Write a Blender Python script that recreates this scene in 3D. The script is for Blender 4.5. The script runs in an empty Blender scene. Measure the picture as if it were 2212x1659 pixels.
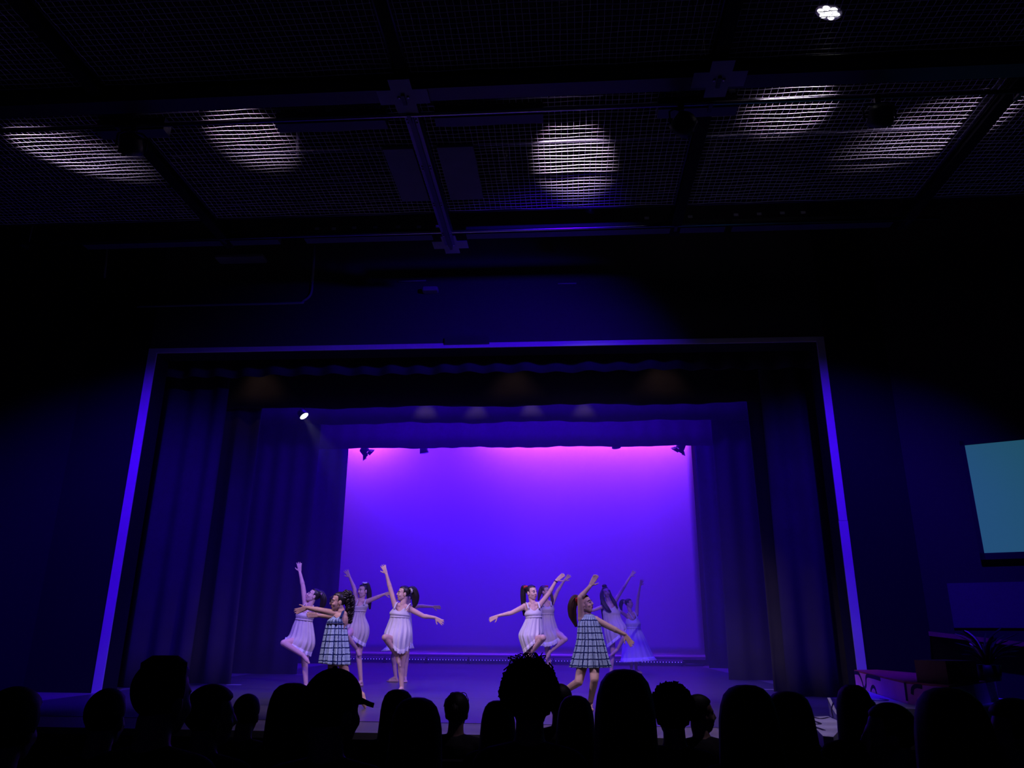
import bpy, math, random
import numpy as np
from math import sin, cos, tan, pi, radians, sqrt, atan2
from mathutils import Vector, Matrix

SC = bpy.context.scene
COL = SC.collection
random.seed(7)
RNG = np.random.default_rng(7)

# ------------------------------------------------------------------ camera
PW, PH, FPX, EYE = 2212, 1659, 1640.0, 0.90
TH, PS, RO = radians(18.2), radians(4.2), radians(0.5)      # pitch up, yaw to the left, roll
_f = np.array([-sin(PS)*cos(TH), cos(PS)*cos(TH), sin(TH)])
_r0 = np.array([cos(PS), sin(PS), 0.0])
_u0 = np.cross(_r0, _f)
_r = _r0*cos(RO) + _u0*sin(RO)
_u = _u0*cos(RO) - _r0*sin(RO)
CAMP = np.array([0.0, 0.0, EYE])
cam_data = bpy.data.cameras.new('camera')
cam_data.sensor_fit = 'HORIZONTAL'
cam_data.sensor_width = 36.0
cam_data.lens = 36.0*FPX/PW
cam_data.clip_start = 0.05
cam_data.clip_end = 200
cam = bpy.data.objects.new('camera', cam_data)
COL.objects.link(cam)
cam.matrix_world = Matrix(((_r[0], _u[0], -_f[0], CAMP[0]), (_r[1], _u[1], -_f[1], CAMP[1]),
                           (_r[2], _u[2], -_f[2], CAMP[2]), (0, 0, 0, 1)))
SC.camera = cam

# survey helpers: where a sight line meets a plane of the hall
def ray(x, y): return _f*FPX + _r*(x-PW/2) + _u*(PH/2-y)
def at_y(x, y, Y):
    d = ray(x, y); return CAMP + d*(Y/d[1])
def at_z(x, y, z):
    d = ray(x, y); return CAMP + d*((z-EYE)/d[2])
def at_plane(x, y, p0, n):
    d = ray(x, y); return CAMP + d*(np.dot(np.asarray(p0)-CAMP, n)/np.dot(d, n))

# ------------------------------------------------------------------ world, exposure
SC.view_settings.view_transform = 'Standard'
SC.view_settings.look = 'None'
SC.view_settings.gamma = 1.0
SC.view_settings.use_curve_mapping = False
SC.view_settings.exposure = 0.0
SC.cycles.use_denoising = True
SC.cycles.max_bounces = 5
SC.cycles.diffuse_bounces = 2
SC.cycles.glossy_bounces = 2
SC.cycles.sample_clamp_indirect = 4.0
world = bpy.data.worlds.new('hall_darkness')
SC.world = world
world.use_nodes = True
world.node_tree.nodes['Background'].inputs[0].default_value = (0.10, 0.08, 1.0, 1)
world.node_tree.nodes['Background'].inputs[1].default_value = 0.008

LAMPS = []
def add_light(name, kind, loc, target, color, energy, parent=None, **kw):
    L = bpy.data.lights.new(name, kind)
    L.color = color
    L.energy = energy
    for k, v in kw.items(): setattr(L, k, v)
    o = bpy.data.objects.new(name, L)
    COL.objects.link(o)
    d = Vector(target) - Vector(loc)
    o.rotation_euler = d.to_track_quat('-Z', 'Y').to_euler()
    o.location = loc
    if parent is not None:
        o.parent = parent
        o.location = Vector(loc) - parent.location
    return o

# ---- large lights above the stage (hung on its overhead pipes, out of sight behind the borders)
BLUE = (0.045, 0.0, 1.0)
PINK = (1.0, 0.115, 0.50)
add_light('cyc_pink_wash', 'AREA', (0.9, 24.9, 8.3), (0.9, 25.5, 8.0), PINK, 315, shape='RECTANGLE', size=7.2, size_y=0.25)
add_light('cyc_pink_wash', 'AREA', (-7.0, 24.9, 8.3), (-7.0, 25.5, 8.0), PINK, 140, shape='RECTANGLE', size=1.5, size_y=0.25)
add_light('cyc_blue_wash', 'AREA', (-1.7, 23.3, 8.9), (-1.7, 25.5, 3.2), (0.022, 0.0, 1.0), 1500, shape='RECTANGLE', size=11.0, size_y=0.4)
add_light('stage_blue_wash_back', 'AREA', (-1.5, 20.6, 9.3), (-1.5, 22.0, 0.0), BLUE, 1150, shape='RECTANGLE', size=9.0, size_y=0.5)
add_light('stage_blue_wash_mid', 'AREA', (-1.5, 15.6, 8.6), (-1.5, 16.6, 0.0), BLUE, 850, shape='RECTANGLE', size=9.0, size_y=0.5)

# ------------------------------------------------------------------ materials (procedural)
def mat(name, col, rough=0.6, spec=0.3, metal=0.0, vary=0.12, scale=6.0, bump=0.0, emit=None, estr=0.0, sheen=0.0):
    m = bpy.data.materials.new(name)
    m.use_nodes = True
    nt = m.node_tree
    b = nt.nodes['Principled BSDF']
    b.inputs['Roughness'].default_value = rough
    b.inputs['Specular IOR Level'].default_value = spec
    b.inputs['Metallic'].default_value = metal
    if sheen: b.inputs['Sheen Weight'].default_value = sheen
    tc = nt.nodes.new('ShaderNodeTexCoord')
    nz = nt.nodes.new('ShaderNodeTexNoise')
    nz.inputs['Scale'].default_value = scale
    nz.inputs['Detail'].default_value = 4
    nt.links.new(tc.outputs['Object'], nz.inputs['Vector'])
    mx = nt.nodes.new('ShaderNodeMix')
    mx.data_type = 'RGBA'
    c1 = [c*(1-vary) for c in col]; c2 = [min(1, c*(1+vary)) for c in col]
    mx.inputs['A'].default_value = (*c1, 1)
    mx.inputs['B'].default_value = (*c2, 1)
    nt.links.new(nz.outputs['Fac'], mx.inputs['Factor'])
    nt.links.new(mx.outputs['Result'], b.inputs['Base Color'])
    if bump:
        bp = nt.nodes.new('ShaderNodeBump')
        bp.inputs['Strength'].default_value = bump
        bp.inputs['Distance'].default_value = 0.01
        nt.links.new(nz.outputs['Fac'], bp.inputs['Height'])
        nt.links.new(bp.outputs['Normal'], b.inputs['Normal'])
    if emit:
        b.inputs['Emission Color'].default_value = (*emit, 1)
        b.inputs['Emission Strength'].default_value = estr
    return m

M = {}
M['black_wall'] = mat('black_painted_wall', (0.012, 0.012, 0.015), 0.85, 0.1, bump=0.1, scale=20)
M['header_wall'] = mat('lightened_header_wall', (0.04, 0.04, 0.046), 0.85, 0.1, bump=0.1, scale=20)  # black wall with the wash light on it put into a lighter colour
M['velour'] = mat('black_velour', (0.045, 0.042, 0.052), 0.95, 0.05, scale=3, vary=0.2)
M['border_velour'] = mat('dusty_border_velour', (0.045, 0.04, 0.045), 0.95, 0.05, scale=2.5, vary=0.3)
M['trim'] = mat('pale_proscenium_trim', (0.55, 0.54, 0.56), 0.7, 0.2, scale=2)
M['cyc'] = mat('white_cyclorama_cloth', (0.8, 0.8, 0.8), 0.95, 0.02, vary=0.02, scale=1.0)
M['marley'] = mat('grey_dance_floor', (0.085, 0.085, 0.09), 0.30, 0.5, vary=0.1, scale=1.3)
M['apron'] = mat('pale_stage_apron', (0.20, 0.195, 0.20), 0.5, 0.4, vary=0.12, scale=3)
M['stage_side'] = mat('dark_stage_face', (0.04, 0.04, 0.045), 0.7, 0.2)
M['house_floor'] = mat('dark_carpet', (0.012, 0.012, 0.016), 0.95, 0.05, bump=0.2, scale=60)
M['ceiling'] = mat('black_ceiling', (0.012, 0.012, 0.015), 0.9, 0.05)
M['black_metal'] = mat('black_metal', (0.02, 0.02, 0.024), 0.45, 0.4)
M['steel'] = mat('galvanised_steel', (0.42, 0.42, 0.45), 0.32, 0.5, metal=1.0)
M['pipe'] = mat('dull_steel_pipe', (0.10, 0.10, 0.12), 0.35, 0.5, metal=0.6)
M['wire'] = mat('grid_wire', (0.75, 0.74, 0.75), 0.4, 0.5, metal=0.2)
M['plate'] = mat('blue_grey_plate', (0.20, 0.20, 0.24), 0.6, 0.3)
M['raceway'] = mat('dark_raceway', (0.045, 0.045, 0.06), 0.5, 0.4)
M['tag'] = mat('white_circuit_tag', (0.75, 0.75, 0.75), 0.6, 0.2, vary=0.2, scale=40)
M['panel'] = mat('grey_acoustic_panel', (0.16, 0.155, 0.19), 0.8, 0.1)
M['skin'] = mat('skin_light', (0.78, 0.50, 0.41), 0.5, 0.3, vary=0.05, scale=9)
M['skin_tan'] = mat('skin_tan', (0.66, 0.40, 0.32), 0.5, 0.3, vary=0.05, scale=9)
M['hair'] = mat('dark_hair', (0.018, 0.012, 0.014), 0.42, 0.5, vary=0.4, scale=60)
M['hair_brown'] = mat('brown_hair', (0.07, 0.03, 0.022), 0.42, 0.5, vary=0.4, scale=60)
M['cream'] = mat('cream_cotton', (0.72, 0.66, 0.55), 0.9, 0.1, vary=0.06, scale=14, bump=0.15)
M['white'] = mat('white_cotton', (0.78, 0.75, 0.78), 0.9, 0.1, vary=0.06, scale=14, bump=0.15)
M['ruffle'] = mat('white_lace', (0.80, 0.76, 0.80), 0.9, 0.1, vary=0.12, scale=50, bump=0.3)
M['scrunchie_white'] = mat('white_scrunchie', (0.85, 0.82, 0.85), 0.8, 0.1, scale=30)
M['scrunchie_red'] = mat('red_scrunchie', (0.75, 0.04, 0.06), 0.8, 0.1, scale=30)
M['scrunchie_pink'] = mat('pink_scrunchie', (0.85, 0.45, 0.6), 0.8, 0.1, scale=30)
M['eye_white'] = mat('eye_white', (0.75, 0.72, 0.72), 0.3, 0.5, vary=0.03)
M['eye_dark'] = mat('dark_iris', (0.01, 0.007, 0.006), 0.3, 0.5, vary=0.1)
M['lips'] = mat('rose_lips', (0.55, 0.12, 0.16), 0.4, 0.4, vary=0.06)
M['shorts'] = mat('dark_shorts', (0.03, 0.02, 0.04), 0.8, 0.1)
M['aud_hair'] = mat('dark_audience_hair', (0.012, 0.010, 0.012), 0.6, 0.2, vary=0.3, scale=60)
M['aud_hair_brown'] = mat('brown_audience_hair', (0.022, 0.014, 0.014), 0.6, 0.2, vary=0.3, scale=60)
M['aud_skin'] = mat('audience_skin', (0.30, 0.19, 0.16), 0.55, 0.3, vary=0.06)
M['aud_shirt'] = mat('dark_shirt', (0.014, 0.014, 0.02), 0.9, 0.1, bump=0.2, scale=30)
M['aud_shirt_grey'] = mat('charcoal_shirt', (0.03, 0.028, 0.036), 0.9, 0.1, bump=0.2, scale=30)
M['aud_trousers'] = mat('dark_trousers', (0.01, 0.01, 0.015), 0.9, 0.1)
M['cap'] = mat('black_cap', (0.008, 0.008, 0.01), 0.85, 0.1)
M['seat'] = mat('dark_seat_fabric', (0.012, 0.012, 0.02), 0.9, 0.1, bump=0.2, scale=50)
M['seat_shell'] = mat('seat_plastic', (0.03, 0.03, 0.035), 0.35, 0.5)
M['glass_frame'] = mat('spectacle_frame', (0.02, 0.02, 0.02), 0.25, 0.6)
M['lens_on'] = mat('lit_lens', (0.8, 0.8, 0.8), 0.3, 0.5, emit=(0.92, 0.9, 1.0), estr=4.0)
M['lens_off'] = mat('dark_lens', (0.03, 0.03, 0.04), 0.1, 0.6)
M['led'] = mat('violet_led', (0.5, 0.4, 0.8), 0.3, 0.5, emit=(0.2, 0.08, 1.0), estr=1.2)
M['batten_body'] = mat('batten_housing', (0.08, 0.08, 0.10), 0.45, 0.4)
M['screen_glow'] = mat('teal_projection_screen', (0.05, 0.06, 0.065), 0.8, 0.1, vary=0.15, scale=3, emit=(0.014, 0.075, 0.125), estr=1.0)
M['screen_frame'] = mat('screen_border', (0.012, 0.012, 0.014), 0.7, 0.2)
M['side_wall'] = mat('purple_grey_side_wall', (0.022, 0.014, 0.024), 0.8, 0.15, bump=0.25, scale=45)
M['side_panel'] = mat('grey_side_panel', (0.06, 0.055, 0.075), 0.8, 0.15, bump=0.25, scale=45)
M['ledge_wood'] = mat('red_brown_wood', (0.22, 0.06, 0.07), 0.5, 0.3, vary=0.4, scale=9)
M['pink_paint'] = mat('pink_set_paint', (0.88, 0.22, 0.75), 0.7, 0.2, vary=0.1, scale=4)
M['red_top'] = mat('red_brown_set_top', (0.45, 0.09, 0.10), 0.7, 0.2, vary=0.45, scale=7)
M['lilac_paint'] = mat('pale_lilac_set_paint', (0.42, 0.41, 0.62), 0.7, 0.2, vary=0.1, scale=4)
M['tan_paint'] = mat('tan_set_paint', (0.36, 0.17, 0.18), 0.7, 0.2, vary=0.15, scale=6)
M['stroke'] = mat('navy_stroke_paint', (0.02, 0.015, 0.06), 0.7, 0.2)
M['leaf'] = mat('dark_leaf', (0.03, 0.04, 0.035), 0.5, 0.3, vary=0.3)
M['feather'] = mat('pale_feather', (0.5, 0.45, 0.5), 0.8, 0.1)
M['spike'] = mat('white_floor_tape', (0.8, 0.8, 0.8), 0.6, 0.2)

def plaid_mat(name, base, line):
    m = bpy.data.materials.new(name); m.use_nodes = True
    nt = m.node_tree; b = nt.nodes['Principled BSDF']
    b.inputs['Roughness'].default_value = 0.9; b.inputs['Specular IOR Level'].default_value = 0.1
    uv = nt.nodes.new('ShaderNodeUVMap'); uv.uv_map = 'UVMap'
    nz = nt.nodes.new('ShaderNodeTexNoise'); nz.inputs['Scale'].default_value = 3.0
    nt.links.new(uv.outputs['UV'], nz.inputs['Vector'])
    va = nt.nodes.new('ShaderNodeVectorMath'); va.operation = 'MULTIPLY_ADD'
    va.inputs[1].default_value = (0.22, 0.22, 0)
    nt.links.new(nz.outputs['Color'], va.inputs[0]); nt.links.new(uv.outputs['UV'], va.inputs[2])
    sp = nt.nodes.new('ShaderNodeSeparateXYZ'); nt.links.new(va.outputs['Vector'], sp.inputs[0])
    outs = []
    for ax in ('X', 'Y'):
        fr = nt.nodes.new('ShaderNodeMath'); fr.operation = 'FRACT'; nt.links.new(sp.outputs[ax], fr.inputs[0])
        lt = nt.nodes.new('ShaderNodeMath'); lt.operation = 'LESS_THAN'; lt.inputs[1].default_value = 0.19
        nt.links.new(fr.outputs[0], lt.inputs[0])
        g1 = nt.nodes.new('ShaderNodeMath'); g1.operation = 'GREATER_THAN'; g1.inputs[1].default_value = 0.5
        l2 = nt.nodes.new('ShaderNodeMath'); l2.operation = 'LESS_THAN'; l2.inputs[1].default_value = 0.56
        nt.links.new(fr.outputs[0], g1.inputs[0]); nt.links.new(fr.outputs[0], l2.inputs[0])
        th = nt.nodes.new('ShaderNodeMath'); th.operation = 'MULTIPLY'
        nt.links.new(g1.outputs[0], th.inputs[0]); nt.links.new(l2.outputs[0], th.inputs[1])
        t2 = nt.nodes.new('ShaderNodeMath'); t2.operation = 'MULTIPLY'; t2.inputs[1].default_value = 0.28
        nt.links.new(th.outputs[0], t2.inputs[0])
        ad = nt.nodes.new('ShaderNodeMath'); ad.operation = 'MAXIMUM'
        nt.links.new(lt.outputs[0], ad.inputs[0]); nt.links.new(t2.outputs[0], ad.inputs[1])
        outs.append(ad)
    mxm = nt.nodes.new('ShaderNodeMath'); mxm.operation = 'MAXIMUM'
    nt.links.new(outs[0].outputs[0], mxm.inputs[0]); nt.links.new(outs[1].outputs[0], mxm.inputs[1])
    mx = nt.nodes.new('ShaderNodeMix'); mx.data_type = 'RGBA'
    mx.inputs['A'].default_value = (*base, 1); mx.inputs['B'].default_value = (*line, 1)
    nt.links.new(mxm.outputs[0], mx.inputs['Factor']); nt.links.new(mx.outputs['Result'], b.inputs['Base Color'])
    return m
M['plaid'] = plaid_mat('blue_white_plaid', (0.50, 0.66, 0.86), (0.015, 0.03, 0.14))

# ------------------------------------------------------------------ mesh helpers
def rot_to(d):
    return np.array(Vector(d).to_track_quat('Z', 'Y').to_matrix())

class MB:
    """collects shapes; build() links them as ONE mesh object"""
    def __init__(s): s.v = []; s.f = []; s.uv = None
    def add(s, verts, faces):
        n = len(s.v)
        s.v.extend([tuple(map(float, p)) for p in verts])
        s.f.extend([tuple(i+n for i in f) for f in faces])
    def box(s, lo, hi, R=None, c=None):
        (a, b, d), (e, g, h) = lo, hi
        vs = np.array([(a, b, d), (e, b, d), (e, g, d), (a, g, d), (a, b, h), (e, b, h), (e, g, h), (a, g, h)], float)
        if R is not None: vs = vs @ np.asarray(R).T
        if c is not None: vs = vs + np.asarray(c)
        s.add(vs, [(3, 2, 1, 0), (4, 5, 6, 7), (0, 1, 5, 4), (1, 2, 6, 5), (2, 3, 7, 6), (3, 0, 4, 7)])
        return s
    def rbox(s, lo, hi, r=0.02, R=None, c=None):
        """box with chamfered vertical edges and top rim"""
        (a, b, d), (e, g, h) = lo, hi
        def ring(i, z): return [(a+i+r, b+i, z), (e-i-r, b+i, z), (e-i, b+i+r, z), (e-i, g-i-r, z), (e-i-r, g-i, z), (a+i+r, g-i, z), (a+i, g-i-r, z), (a+i, b+i+r, z)]
        vs = np.array(ring(r*.6, d)+ring(0, d+r*.6)+ring(0, h-r*.6)+ring(r*.6, h), float)
        if R is not None: vs = vs @ np.asarray(R).T
        if c is not None: vs = vs + np.asarray(c)
        fs = [tuple(range(7, -1, -1)), tuple(range(24, 32))]
        for k in range(3):
            for i in range(8): fs.append((k*8+i, k*8+(i+1) % 8, k*8+8+(i+1) % 8, k*8+8+i))
        s.add(vs, fs); return s
    def tube(s, pts, rad, n=8, cap=True, flat=None):
        pts = [np.asarray(p, float) for p in pts]
        if not hasattr(rad, '__len__'): rad = [rad]*len(pts)
        rings = []
        prev = None
        for i, p in enumerate(pts):
            d = pts[min(i+1, len(pts)-1)] - pts[max(i-1, 0)]
            d = d/(np.linalg.norm(d)+1e-9)
            if prev is None:
                ref = np.array([0, 0, 1.0]) if abs(d[2]) < .9 else np.array([1.0, 0, 0])
                a = np.cross(d, ref)
            else:
                a = prev - d*np.dot(prev, d)
            a = a/(np.linalg.norm(a)+1e-9); prev = a
            b = np.cross(d, a)
            fl = 1.0 if flat is None else flat
            rings.append([p + rad[i]*(a*cos(2*pi*k/n) + fl*b*sin(2*pi*k/n)) for k in range(n)])
        vs = [q for r_ in rings for q in r_]
        fs = []
        for i in range(len(pts)-1):
            for k in range(n):
                fs.append((i*n+k, i*n+(k+1) % n, (i+1)*n+(k+1) % n, (i+1)*n+k))
        if cap:
            fs.append(tuple(range(n-1, -1, -1)))
            m = (len(pts)-1)*n
            fs.append(tuple(range(m, m+n)))
        s.add(vs, fs); return s
    def ell(s, c, r, R=None, nu=16, nv=10):
        r = np.asarray(r if hasattr(r, '__len__') else (r, r, r), float)
        vs = [(0, 0, -1)]
        for j in range(1, nv):
            ph = -pi/2 + pi*j/nv
            for i in range(nu): vs.append((cos(ph)*cos(2*pi*i/nu), cos(ph)*sin(2*pi*i/nu), sin(ph)))
        vs.append((0, 0, 1))
        vs = np.array(vs)*r
        if R is not None: vs = vs @ np.asarray(R).T
        vs = vs + np.asarray(c)
        fs = []
        for i in range(nu): fs.append((0, 1+(i+1) % nu, 1+i))
        for j in range(nv-2):
            for i in range(nu):
                a = 1+j*nu
                fs.append((a+i, a+(i+1) % nu, a+nu+(i+1) % nu, a+nu+i))
        t = len(vs)-1; a = 1+(nv-2)*nu
        for i in range(nu): fs.append((a+i, a+(i+1) % nu, t))
        s.add(vs, fs); return s
    def cap(s, p, q, r0, r1, n=12):
        """tapered capsule"""
        p = np.asarray(p, float); q = np.asarray(q, float)
        d = q-p; L = np.linalg.norm(d)
        if L < 1e-6: return s.ell(p, max(r0, r1))
        R = rot_to(d/L)
        prof = [(-r0, 0.0)] + [(-r0*cos(a), r0*sin(a)) for a in (.5, 1.0, pi/2)] + [(L*.5, (r0+r1)/2)] + [(L+r1*cos(a), r1*sin(a)) for a in (pi/2, 1.0, .5)] + [(L+r1, 0.0)]
        vs = [np.array([0, 0, prof[0][0]])]
        for z, rr in prof[1:-1]:
            for k in range(n): vs.append(np.array([rr*cos(2*pi*k/n), rr*sin(2*pi*k/n), z]))
        vs.append(np.array([0, 0, prof[-1][0]]))
        vs = np.array(vs) @ R.T + p
        m = len(prof)-2
        fs = [(0, 1+(k+1) % n, 1+k) for k in range(n)]
        for j in range(m-1):
            for k in range(n):
                a = 1+j*n
                fs.append((a+k, a+(k+1) % n, a+n+(k+1) % n, a+n+k))
        a = 1+(m-1)*n
        fs += [(a+k, a+(k+1) % n, len(vs)-1) for k in range(n)]
        s.add(vs, fs); return s
    def prism(s, poly, z0, z1):
        """poly: xy outline, counter-clockwise; z0/z1 numbers or per-vertex lists"""
        n = len(poly)
        z0 = z0 if hasattr(z0, '__len__') else [z0]*n
        z1 = z1 if hasattr(z1, '__len__') else [z1]*n
        ar = sum(poly[i][0]*poly[(i+1) % n][1]-poly[(i+1) % n][0]*poly[i][1] for i in range(n))
        if ar < 0:
            poly = poly[::-1]; z0 = z0[::-1]; z1 = z1[::-1]
        vs = [(p[0], p[1], z0[i]) for i, p in enumerate(poly)]+[(p[0], p[1], z1[i]) for i, p in enumerate(poly)]
        fs = [tuple(range(n-1, -1, -1)), tuple(range(n, 2*n))]+[(i, (i+1) % n, n+(i+1) % n, n+i) for i in range(n)]
        s.add(vs, fs); return s
    def loft(s, rings, closed_ends=False, us=None, vs_=None):
        n = len(rings[0]); base = len(s.v)
        s.v.extend([tuple(map(float, p)) for r_ in rings for p in r_])
        uvs = []
        for i in range(len(rings)-1):
            for k in range(n):
                s.f.append(tuple(base+j for j in (i*n+k, i*n+(k+1) % n, (i+1)*n+(k+1) % n, (i+1)*n+k)))
                if us is not None:
                    u0, u1 = us*k/n, us*(k+1)/n
                    uvs.append(((u0, vs_[i]), (u1, vs_[i]), (u1, vs_[i+1]), (u0, vs_[i+1])))
        if us is not None: s.uv = uvs
        if closed_ends:
            s.f.append(tuple(base+j for j in range(n-1, -1, -1)))
            m = base+(len(rings)-1)*n
            s.f.append(tuple(range(m, m+n)))
        return s
    def mesh(s, name, m=None, smooth=True, off=(0, 0, 0)):
        me = bpy.data.meshes.new(name)
        off = np.asarray(off, float)
        me.from_pydata([tuple(np.asarray(p)-off) for p in s.v], [], s.f)
        if s.uv:
            uvl = me.uv_layers.new(name='UVMap')
            flat = [c for q in s.uv for c in q]
            for i, c in enumerate(flat): uvl.data[i].uv = c
        if m is not None: me.materials.append(M[m])
        if smooth:
            for p in me.polygons: p.use_smooth = True
        me.update()
        return me
    def build(s, name, m, parent=None, smooth=False, solid=0.0):
        off = tuple(parent_world(parent)) if parent is not None else (0, 0, 0)
        o = bpy.data.objects.new(name, s.mesh(name, m, smooth, off))
        COL.objects.link(o)
        if parent is not None: o.parent = parent
        if solid:
            md = o.modifiers.new('thickness', 'SOLIDIFY'); md.thickness = solid; md.offset = 0
        return o

def parent_world(o):
    p = Vector((0, 0, 0))
    while o is not None:
        p += o.location; o = o.parent
    return p
def tag(o, label, cat=None, group=None, kind=None):
    if label: o['label'] = label
    if cat: o['category'] = cat
    if group: o['group'] = group
    if kind: o['kind'] = kind
    return o
def thing(name, label, cat, loc=(0, 0, 0), group=None):
    o = bpy.data.objects.new(name, None); COL.objects.link(o)
    o.empty_display_size = 0.1
    o.location = tuple(float(c) for c in loc)
    return tag(o, label, cat, group)
def copy_tree(o, parent=None):
    c = o.copy(); COL.objects.link(c); c.parent = parent
    for ch in list(o.children): copy_tree(ch, c)
    return c
def struct(name, mb, m, label=None, parent=None, smooth=False):
    o = mb.build(name, m, parent, smooth)
    if parent is None: o['kind'] = 'structure'
    if label: o['label'] = label
    return o
def remeshed(mb, name, m, voxel, smooth_it=2, factor=0.4, off=(0, 0, 0)):
    me = mb.mesh('raw_'+name, None, False)
    o = bpy.data.objects.new('raw_'+name, me); COL.objects.link(o)
    r = o.modifiers.new('r', 'REMESH'); r.mode = 'VOXEL'; r.voxel_size = voxel; r.use_smooth_shade = True
    if smooth_it:
        sm = o.modifiers.new('s', 'SMOOTH'); sm.factor = factor; sm.iterations = smooth_it
    dg = bpy.context.evaluated_depsgraph_get()
    out = bpy.data.meshes.new_from_object(o.evaluated_get(dg))
    bpy.data.objects.remove(o); bpy.data.meshes.remove(me)
    out.name = name
    out.transform(Matrix.Translation([-c for c in off]))
    out.materials.clear(); out.materials.append(M[m])
    for p in out.polygons: p.use_smooth = True
    return out
def link_mesh(name, me, parent):
    o = bpy.data.objects.new(name, me); COL.objects.link(o); o.parent = parent
    return o
def bez(pts, n=8):
    """smooth curve through points (Catmull-Rom)"""
    P = [np.asarray(p, float) for p in pts]
    P = [2*P[0]-P[1]]+P+[2*P[-1]-P[-2]]
    out = []
    for i in range(1, len(P)-2):
        for k in range(n):
            t = k/n
            a, b, c, d = P[i-1], P[i], P[i+1], P[i+2]
            out.append(.5*((2*b)+(c-a)*t+(2*a-5*b+4*c-d)*t*t+(3*b-a-3*c+d)*t**3))
    out.append(P[-2]); return out

# ------------------------------------------------------------------ the setting
PY = 11.8                                   # front face of the proscenium wall
XL, XR, ZT = -7.15, 4.20, 5.52              # outer edges of the pale trim round the opening
def floor_z(Y): return -0.30 - 0.10*Y       # raked auditorium floor
WL, WR = -8.25, 5.15                        # where the splayed side walls start
SPL = np.array([0.9, -0.44]); SPL = SPL/np.linalg.norm(SPL)
def splay(side, t): return np.array([WR, PY])+SPL*t if side > 0 else np.array([WL, PY])+SPL*np.array([-1, 1])*t
STX0, STX1, STY0 = -11.5, 8.5, 7.75
# auditorium floor (raked slab)
mb = MB(); mb.prism([(-16, -3), (13, -3), (13, STY0-.005), (-16, STY0-.005)], [floor_z(-3)-.3]*2+[floor_z(STY0)-.3]*2, [floor_z(-3)]*2+[floor_z(STY0)]*2)
struct('floor', mb, 'house_floor', 'dark raked carpet floor of the auditorium')
# stage deck and front face
mb = MB(); mb.box((STX0, STY0, -1.4), (STX1, 27.5, -0.06))
st = struct('stage_platform', mb, 'stage_side', 'raised stage platform with dark front face')
for i, (a, b) in enumerate(((STX0, -7.5), (-7.5, -4.5), (-4.5, -1.5), (-1.5, 1.5), (1.5, 4.5), (4.5, STX1))):
    MB().box((a+.002, STY0-.03, -0.06), (b-.002, 27.5, 0)).build('deck_board', 'apron', st)
yy = 8.62
for i in range(11):
    MB().box((-7.0, yy+.002, 0.0005), (4.0, yy+1.548, 0.0045)).build('dance_mat', 'marley', st)
    yy += 1.55
for (x, y) in ((505, 1479), (645, 1457), (675, 1437), (1655, 1489)):       # bits of white tape by the curtains
    p = at_z(x, y, 0.006)
    MB().box((p[0]-.13, p[1]-.02, .0047), (p[0]+.13, p[1]+.02, .006)).build('floor_tape', 'spike', st)
# proscenium wall
mb = MB(); mb.box((WL-3, PY, -1.4), (XL, PY+.4, 12)); struct('wall_front_left', mb, 'black_wall')
mb = MB(); mb.box((XR, PY, -1.4), (WR+3, PY+.4, 12)); struct('wall_front_right', mb, 'black_wall')
mb = MB(); mb.box((XL, PY, ZT), (XR, PY+.4, 12)); struct('wall_header', mb, 'header_wall')
mb = MB(); mb.box((XL, PY, 0), (XL+.15, PY+.4, ZT)); struct('wall_reveal_left', mb, 'black_wall')
mb = MB(); mb.box((XR-.13, PY, 0), (XR, PY+.4, ZT)); struct('wall_reveal_right', mb, 'black_wall')
mb = MB(); mb.box((XL+.15, PY, ZT-.085), (XR-.13, PY+.4, ZT)); struct('wall_reveal_top', mb, 'black_wall')
mb = MB(); mb.box((XL, PY-.02, 0), (XL+.15, PY-.001, ZT)); struct('trim_1', mb, 'trim', 'pale upright edge on the left of the stage opening')
mb = MB(); mb.box((XR-.13, PY-.02, 0), (XR, PY-.001, 2.55)); mb.box((XR-.125, PY-.018, 2.555), (XR-.003, PY-.001, ZT)); struct('trim_2', mb, 'trim', 'pale upright edge on the right of the stage opening')
mb = MB(); mb.box((XL+.15, PY-.02, ZT-.085), (XR-.13, PY-.001, ZT)); struct('trim_3', mb, 'trim', 'pale top edge of the stage opening')
mb = MB(); mb.box((-2.0, PY-.06, ZT-.03), (-1.25, PY-.021, ZT+.10)); tag(mb.build('projector_bracket', 'black_metal'), 'small black bracket box overlapping the pale top edge of the stage opening', 'bracket')
# splayed walls and side walls
def wall_seg(name, p, q, z0, z1, m, th=.3):
    p = np.asarray(p); q = np.asarray(q); d = (q-p)/np.linalg.norm(q-p); n = np.array([-d[1], d[0]])
    c = np.array([-1.5, 3.0])
    if np.dot(c-p, n) > 0: n = -n
    mb = MB(); mb.prism([tuple(p), tuple(q), tuple(q+n*th), tuple(p+n*th)], z0, z1); return struct(name, mb, m)
wall_seg('wall_right_splay', splay(1, 0), splay(1, 6.8), -1.6, 12, 'side_wall')
wall_seg('wall_left_splay', splay(-1, 0), splay(-1, 6.8), -1.6, 12, 'black_wall')
wall_seg('wall_right', splay(1, 6.8), (splay(1, 6.8)[0], -3), -1.6, 12, 'black_wall')
wall_seg('wall_left', splay(-1, 6.8), (splay(-1, 6.8)[0], -3), -1.6, 12, 'black_wall')
mb = MB(); mb.box((-16, -3, 10.2), (13, PY, 10.4)); struct('ceiling', mb, 'ceiling')
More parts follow.
